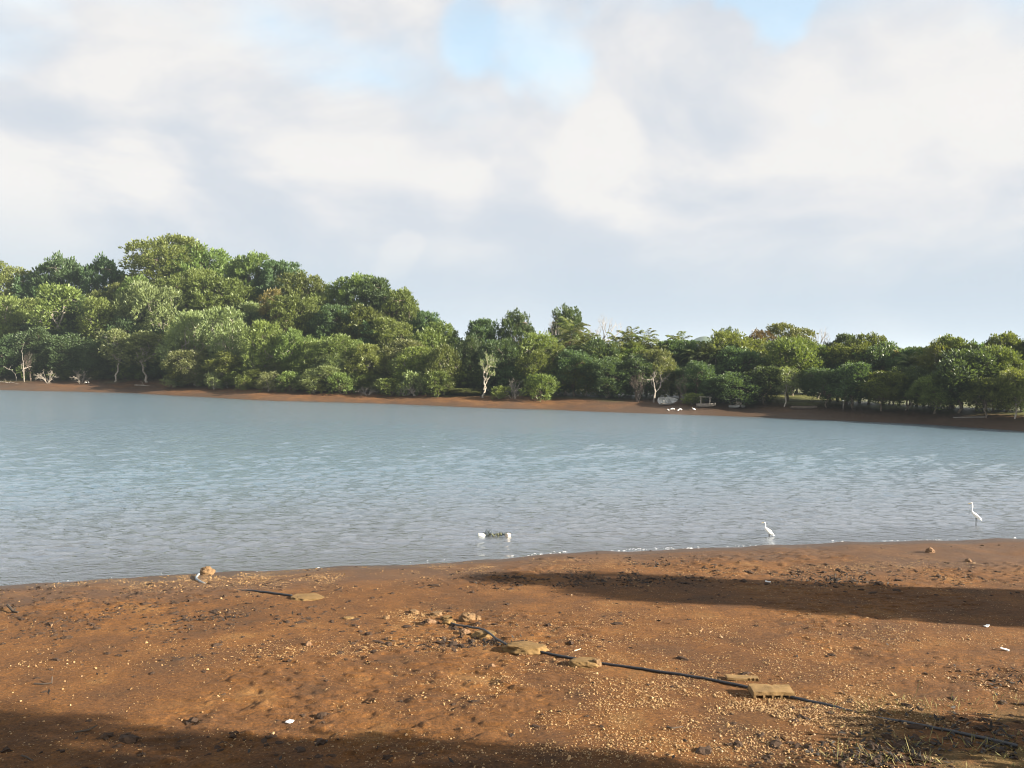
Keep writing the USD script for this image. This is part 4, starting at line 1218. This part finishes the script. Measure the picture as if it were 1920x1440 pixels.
tag(o, "crumpled white plastic scrap on the earth at the lower left", "litter")
for px, py, lb in ((1850, 1175, "pale chip lying in the shade band near the right edge"), (1884, 1219, "white crumpled litter near the right edge, upper piece"), (1440, 1093, "small white flat scrap among the dark clods at the right")):
    p = on_ground(px, py)
    v, f = mani(m3.Manifold.cube([0.15, 0.07, 0.015], True).refine_to_length(0.02))
    v[:, 2] += 0.06 * (meshkit.fbm(v * [9, 9, 0] + px, 2, 8) - 0.3)
    o = empty("plastic_scrap", (p[0], p[1], float(ground_z(p[0], p[1])) + 0.02), px * 0.7)
    put("sheet", (v, f), M["scrap_white"], o, smooth=40)
    tag(o, lb, "litter")


def stick(pts, r, m, label, lift=None):
    q = np.array([on_ground(x, y) for x, y in pts])
    q[:, 2] = ground_z(q[:, 0], q[:, 1]) + (np.array(lift) if lift is not None else r)
    o = empty("driftwood", q[0])
    put("stem", tube(q - q[0], np.linspace(r, r * 0.5, len(q)), 6), M[m], o, smooth=50)
    tag(o, label, "stick")


simple("wood_wet", (0.055, 0.042, 0.032), 0.8, 0.3, 6.0)
simple("wood_pale", (0.46, 0.38, 0.27), 0.85, 0.2, 6.0)
stick([(140, 1375), (165, 1372), (183, 1367)], 0.022, "wood_wet", "dark driftwood stick lying in the lower left shade", [0.01, 0.02, 0.05])
stick([(40, 1422), (50, 1424), (62, 1429)], 0.015, "wood_wet", "thin dark stick at the bottom left corner", [0.03, 0.02, 0.0])
stick([(64, 1283), (82, 1284), (97, 1283), (98, 1279)], 0.02, "wood_wet", "dark hooked stick on the sunny earth at the left edge", [0.01, 0.015, 0.02, 0.10])
stick([(1077, 1220), (1083, 1219), (1089, 1217)], 0.014, "wood_pale", "pale short stick behind the reddish ochre slab")
stick([(14, 1142), (24, 1147), (34, 1148)], 0.035, "wood_wet", "thick dark stick among the clods at the left edge", [0.10, 0.04, 0.02])
stick([(1250, 1365), (1262, 1368), (1280, 1364)], 0.014, "wood_wet", "thin stick between the shells left of the foam block")

# ------------------------------------------------------------------ shells, clods, litter leaves and dry grass: past counting
nodes = {"g": ("geometry", {}), "r": ("rgb_ramp", {"ramp": [(0.0, (0.28, 0.17, 0.07)), (0.22, (0.42, 0.30, 0.15)), (0.42, (0.56, 0.49, 0.37)), (0.6, (0.76, 0.74, 0.70)), (1.0, (0.82, 0.83, 0.84))]}), "p": ("principled_bsdf", {"roughness": 0.5, "specular_ior_level": 0.4})}
mat("shell", nodes, [("g.random_per_island", "r.fac"), ("r.color", "p.base_color")])
nodes = {"g": ("geometry", {}), "r": ("rgb_ramp", {"ramp": [(0.0, (0.040, 0.024, 0.015)), (0.5, (0.070, 0.036, 0.018)), (1.0, (0.12, 0.056, 0.025))]}), "n": ("noise_texture", {"scale": 40.0, "detail": 4.0}), "b": ("bump", {"strength": 0.8, "distance": 0.02}), "p": ("principled_bsdf", {"roughness": 0.9, "specular_ior_level": 0.2})}
mat("clod", nodes, [("g.random_per_island", "r.fac"), ("r.color", "p.base_color"), ("g.position", "n.vector"), ("n.fac", "b.height"), ("b.normal", "p.normal")])
nodes = {"g": ("geometry", {}), "r": ("rgb_ramp", {"ramp": [(0.0, (0.018, 0.014, 0.011)), (0.6, (0.045, 0.034, 0.022)), (1.0, (0.12, 0.08, 0.04))]}), "p": ("principled_bsdf", {"roughness": 0.7, "specular_ior_level": 0.3})}
mat("dead_leaf", nodes, [("g.random_per_island", "r.fac"), ("r.color", "p.base_color")])
nodes = {"g": ("geometry", {}), "r": ("rgb_ramp", {"ramp": [(0.0, (0.17, 0.15, 0.05)), (0.5, (0.30, 0.24, 0.10)), (1.0, (0.42, 0.36, 0.18))]}), "p": ("principled_bsdf", {"roughness": 0.7, "specular_ior_level": 0.3})}
mat("dry_grass", nodes, [("g.random_per_island", "r.fac"), ("r.color", "p.base_color")])
rng = np.random.default_rng(202)


def scatter(patches, total, uniform=0.0):
    """World points on the beach round the given spots: (px, py, half width m, half depth m, weight)."""
    wgt = np.array([p[4] for p in patches], float)
    cnt = rng.multinomial(int(total * (1 - uniform)), wgt / wgt.sum())
    pts = []
    for (px, py, rx, ry, _), n in zip(patches, cnt):
        c = on_ground(px, py)
        q = c[:2] + rng.normal(size=(n, 2)) * [rx * 1.3, ry * 1.45]
        pts.append(q)
    n = int(total * uniform)
    y = rng.uniform(9, 31, n * 2)
    x = rng.uniform(-0.72, 0.72, n * 2) * y
    q = np.stack([x, y], -1)
    pts.append(q[:n])
    pts = np.vstack(pts)
    pts = pts[(near_y(pts[:, 0]) - pts[:, 1] > 0.15) & (pts[:, 1] > 8)]
    patchy = meshkit.fbm(np.stack([pts[:, 0] * 1.3, pts[:, 1] * 1.3, 0 * pts[:, 0]], -1), 3, 91)
    return pts[rng.random(len(pts)) < sstep(patchy, 0.24, 0.66)]


SHELLS = [(300, 1088, 1.2, 0.5, 4), (400, 1090, 1.4, 0.5, 7), (500, 1083, 1.5, 0.6, 6), (600, 1082, 1.5, 0.7, 5), (720, 1072, 1.5, 0.5, 3), (880, 1062, 1.5, 0.4, 4), (1000, 1062, 1.5, 0.4, 4), (180, 1096, 1.2, 0.3, 1),
          (1120, 1062, 1.5, 0.5, 2), (1270, 1074, 2.0, 0.7, 3), (1500, 1070, 2.0, 0.8, 2), (1620, 1065, 1.2, 0.3, 3), (1720, 1058, 1.5, 0.4, 2), (1880, 1100, 1.5, 1.0, 2), (1500, 1092, 2.0, 0.8, 3),
          (760, 1156, 0.35, 0.25, 2.2), (650, 1218, 1.1, 0.35, 2.5), (520, 1226, 0.8, 0.3, 1.5), (440, 1215, 1.2, 0.5, 1.2), (70, 1246, 0.8, 0.15, 0.6), (860, 1210, 0.9, 0.3, 2), (990, 1180, 1.6, 0.9, 3.5), (1120, 1195, 1.6, 1.0, 4),
          (1260, 1200, 1.8, 1.0, 4), (1420, 1190, 1.8, 1.0, 3), (1560, 1210, 1.8, 1.1, 4), (1700, 1200, 1.8, 1.1, 3.5), (1850, 1210, 1.3, 1.0, 4), (1000, 1262, 1.0, 0.5, 3), (1170, 1268, 0.9, 0.35, 4), (1290, 1300, 1.0, 0.5, 6),
          (1350, 1336, 0.55, 0.25, 6), (1250, 1330, 0.7, 0.3, 3), (1430, 1330, 0.8, 0.35, 5), (1500, 1352, 0.8, 0.35, 4), (1560, 1290, 1.2, 0.6, 4), (1700, 1290, 1.2, 0.6, 3), (1860, 1290, 0.7, 0.5, 2), (1010, 1330, 0.9, 0.4, 2.5), (1050, 1390, 0.9, 0.4, 3),
          (900, 1390, 0.9, 0.3, 1.5), (1240, 1400, 0.9, 0.3, 3.5), (1400, 1395, 0.9, 0.3, 4), (1530, 1410, 0.6, 0.3, 3), (1640, 1340, 0.6, 0.3, 2.5), (880, 1300, 1.0, 0.5, 1.6), (400, 1390, 1.2, 0.4, 0.5), (150, 1395, 1, 0.3, 0.4)]
pts = scatter(SHELLS, 70000, 0.22)
n = len(pts)
sz = np.exp(rng.normal(math.log(0.0098), 0.42, n)).clip(0.005, 0.04)
A = rng.uniform(0, 6.28, n)
tilt = unit(rng.normal(size=(n, 3)) * 0.45 + [0, 0, 1.0])
e1 = unit(np.cross(tilt, np.stack([np.cos(A), np.sin(A), 0 * A], -1)))
e2 = np.cross(tilt, e1)
ring = np.arange(6) * math.pi / 3
asp = rng.uniform(0.55, 1.0, n)
rad = rng.uniform(0.75, 1.2, (n, 6))
c = np.stack([pts[:, 0], pts[:, 1], ground_z(pts[:, 0], pts[:, 1])], -1)
v = c[:, None] + (e1[:, None] * (np.cos(ring) * rad)[..., None] + e2[:, None] * (np.sin(ring) * rad * asp[:, None])[..., None]) * sz[:, None, None] + np.array([0, 0, 0.3]) * sz[:, None, None]
apex = c + tilt * (sz * rng.uniform(0.35, 0.9, n))[:, None] + np.array([0, 0, 0.3]) * sz[:, None]
v = np.concatenate([v, apex[:, None]], 1).reshape(-1, 3)
i = np.arange(n)[:, None, None] * 7
f = (i + np.array([[k, (k + 1) % 6, 6] for k in range(6)])[None]).reshape(-1, 3)
o = put("shell_litter", (v, f), M["shell"])
tag(o, "countless small white and cream shells strewn over the red earth", "shells", kind="stuff")

CLODS = [(60, 1140, 1.6, 0.9, 5), (200, 1130, 2.0, 1.0, 6), (330, 1120, 1.6, 0.9, 5), (150, 1180, 1.6, 0.7, 6), (240, 1175, 1.0, 0.5, 4), (420, 1155, 1.5, 0.5, 4), (560, 1150, 1.5, 0.5, 2), (640, 1095, 2, 0.6, 2), (700, 1160, 2, 0.6, 2), (980, 1085, 1.2, 0.5, 5), (1100, 1088, 1.5, 0.5, 5), (1200, 1085, 1.5, 0.5, 3),
         (1220, 1052, 1.6, 0.6, 3), (1330, 1060, 1.6, 0.6, 2), (1540, 1083, 1.2, 0.7, 6), (1650, 1075, 1.6, 0.6, 4), (1800, 1085, 1.5, 0.8, 3), (880, 1208, 0.9, 0.2, 4), (800, 1175, 0.8, 0.3, 2), (430, 1230, 1.6, 0.6, 2.5), (1700, 1400, 0.8, 0.3, 4), (1850, 1350, 0.7, 0.5, 3), (1640, 1420, 0.5, 0.2, 2), (300, 1400, 2, 0.4, 2)]
pts = scatter(CLODS, 5200, 0.16)
n = len(pts)
ico = trimesh.creation.icosphere(1, 1.0)
sz = np.exp(rng.normal(math.log(0.028), 0.5, n)).clip(0.010, 0.11)
A = rng.uniform(0, 6.28, n)
iv = np.asarray(ico.vertices)
vv = np.repeat(iv[None], n, 0) * rng.uniform(0.6, 1.3, (n, len(iv), 1))
vv = vv * np.stack([rng.uniform(0.9, 1.9, n), np.ones(n), rng.uniform(0.35, 0.7, n)], -1)[:, None]
vv = np.stack([vv[..., 0] * np.cos(A)[:, None] - vv[..., 1] * np.sin(A)[:, None], vv[..., 0] * np.sin(A)[:, None] + vv[..., 1] * np.cos(A)[:, None], vv[..., 2]], -1) * sz[:, None, None]
c = np.stack([pts[:, 0], pts[:, 1], ground_z(pts[:, 0], pts[:, 1])], -1)
f = (np.arange(n)[:, None, None] * len(iv) + ico.faces[None]).reshape(-1, 3)
o = put("earth_clods", ((vv + c[:, None]).reshape(-1, 3), f), M["clod"])
tag(o, "dark crumbled clods of mud scattered over the trodden beach", "clods", kind="stuff")

# white flecks added to paint the sky's sheen along the water's edge
mat("edge_sheen", {"p": ("principled_bsdf", {"base_color": (0.78, 0.79, 0.80), "roughness": 0.35})}, [])
n = 420
x = rng.uniform(-14, 21, n)
x = x[rng.random(n) < 0.12 + 0.88 * sstep(x, -3, 3)]
dense = meshkit.fbm(np.stack([x * 0.8, 0 * x, 0 * x], -1), 3, 95)
x = x[rng.random(len(x)) < sstep(dense, 0.3, 0.6)]
y = near_y(x) + 0.22 * (meshkit.noise(np.stack([x * 0.9, near_y(x) * 0.3, 0 * x], -1), 5) - 0.5) * -2 + rng.normal(0.05, 0.10, len(x))
ico0 = trimesh.creation.icosphere(0, 1.0)
iv0 = np.asarray(ico0.vertices)
vv = iv0[None] * (rng.uniform(0.004, 0.013, (len(x), 1, 1)) * np.stack([rng.uniform(1.0, 6.0, len(x)), np.ones(len(x)), np.full(len(x), 0.4)], -1)[:, None])
vv = vv + np.stack([x, y, np.full(len(x), 0.004)], -1)[:, None]
o = put("shore_froth", (vv.reshape(-1, 3), (np.arange(len(x))[:, None, None] * len(iv0) + ico0.faces[None]).reshape(-1, 3)), M["edge_sheen"])
tag(o, "white flecks standing in for sky sheen where the lake laps the mud", "edge_sheen", kind="stuff")

LITTER = [(1010, 1082, 0.9, 0.25, 4), (1190, 1086, 0.8, 0.25, 4), (1110, 1096, 1.2, 0.2, 3), (1560, 1086, 0.8, 0.4, 6), (1610, 1092, 1.0, 0.3, 3), (1240, 1060, 0.5, 0.2, 2), (920, 1205, 0.5, 0.15, 2), (1870, 1375, 0.6, 0.3, 4), (1740, 1395, 0.6, 0.25, 4), (1650, 1425, 0.4, 0.15, 3), (1890, 1275, 0.5, 0.3, 3), (110, 1145, 1.5, 0.5, 1.5), (430, 1160, 0.5, 0.15, 2)]
pts = scatter(LITTER, 3000, 0.08)
n = len(pts)
c = np.stack([pts[:, 0], pts[:, 1], ground_z(pts[:, 0], pts[:, 1]) + rng.uniform(0.0, 0.03, n)], -1)
ln = rng.uniform(0.05, 0.14, n)
o = put("dead_leaves", leaves(rng, c, unit(rng.normal(size=(n, 3)) * [1, 1, 0.35] + [0, 0, 0.12]), ln, ln * 0.42), M["dead_leaf"])
tag(o, "dark rotting leaves washed together in patches on the beach", "leaves", kind="stuff")

GR = [(1690, 1405, 0.5, 0.25, 4), (1760, 1395, 0.35, 0.2, 3), (1800, 1412, 0.35, 0.2, 3), (1620, 1425, 0.35, 0.15, 3), (1730, 1430, 0.4, 0.1, 4), (1850, 1318, 0.8, 0.12, 5), (1780, 1325, 0.8, 0.1, 4), (1900, 1400, 0.4, 0.2, 2), (1660, 1335, 0.5, 0.1, 2), (1560, 1430, 0.3, 0.1, 2)]
pts = scatter(GR, 950, 0.0)
n = len(pts)
c = np.stack([pts[:, 0], pts[:, 1], ground_z(pts[:, 0], pts[:, 1]) - 0.01], -1)
ln = rng.uniform(0.05, 0.20, n) * (1 + 1.2 * (rng.random(n) > 0.97))
o = put("dry_grass", leaves(rng, c, unit(rng.normal(size=(n, 3)) * [0.8, 0.8, 0.3] + [0, 0, 0.75]), ln, np.full(n, 0.010)), M["dry_grass"])
tag(o, "thin dry grass and weed stalks at the lower right of the beach", "grass", kind="stuff")

# ------------------------------------------------------------------ the air
usdkit.material(stage, "/World/Looks/air", {"v": ("principled_volume", {"color": (0.72, 0.85, 1.0), "density": 0.00012, "anisotropy": 0.0})}, [], volume="v.volume")
hb = trimesh.creation.box((3600, 3300, 66))
hb.apply_translation([0, 1500, 66 / 2 - 3.5])
o = put("haze", hb, "/World/Looks/air")
tag(o, "thin bluish haze over the lake and the woods", "haze", kind="stuff")
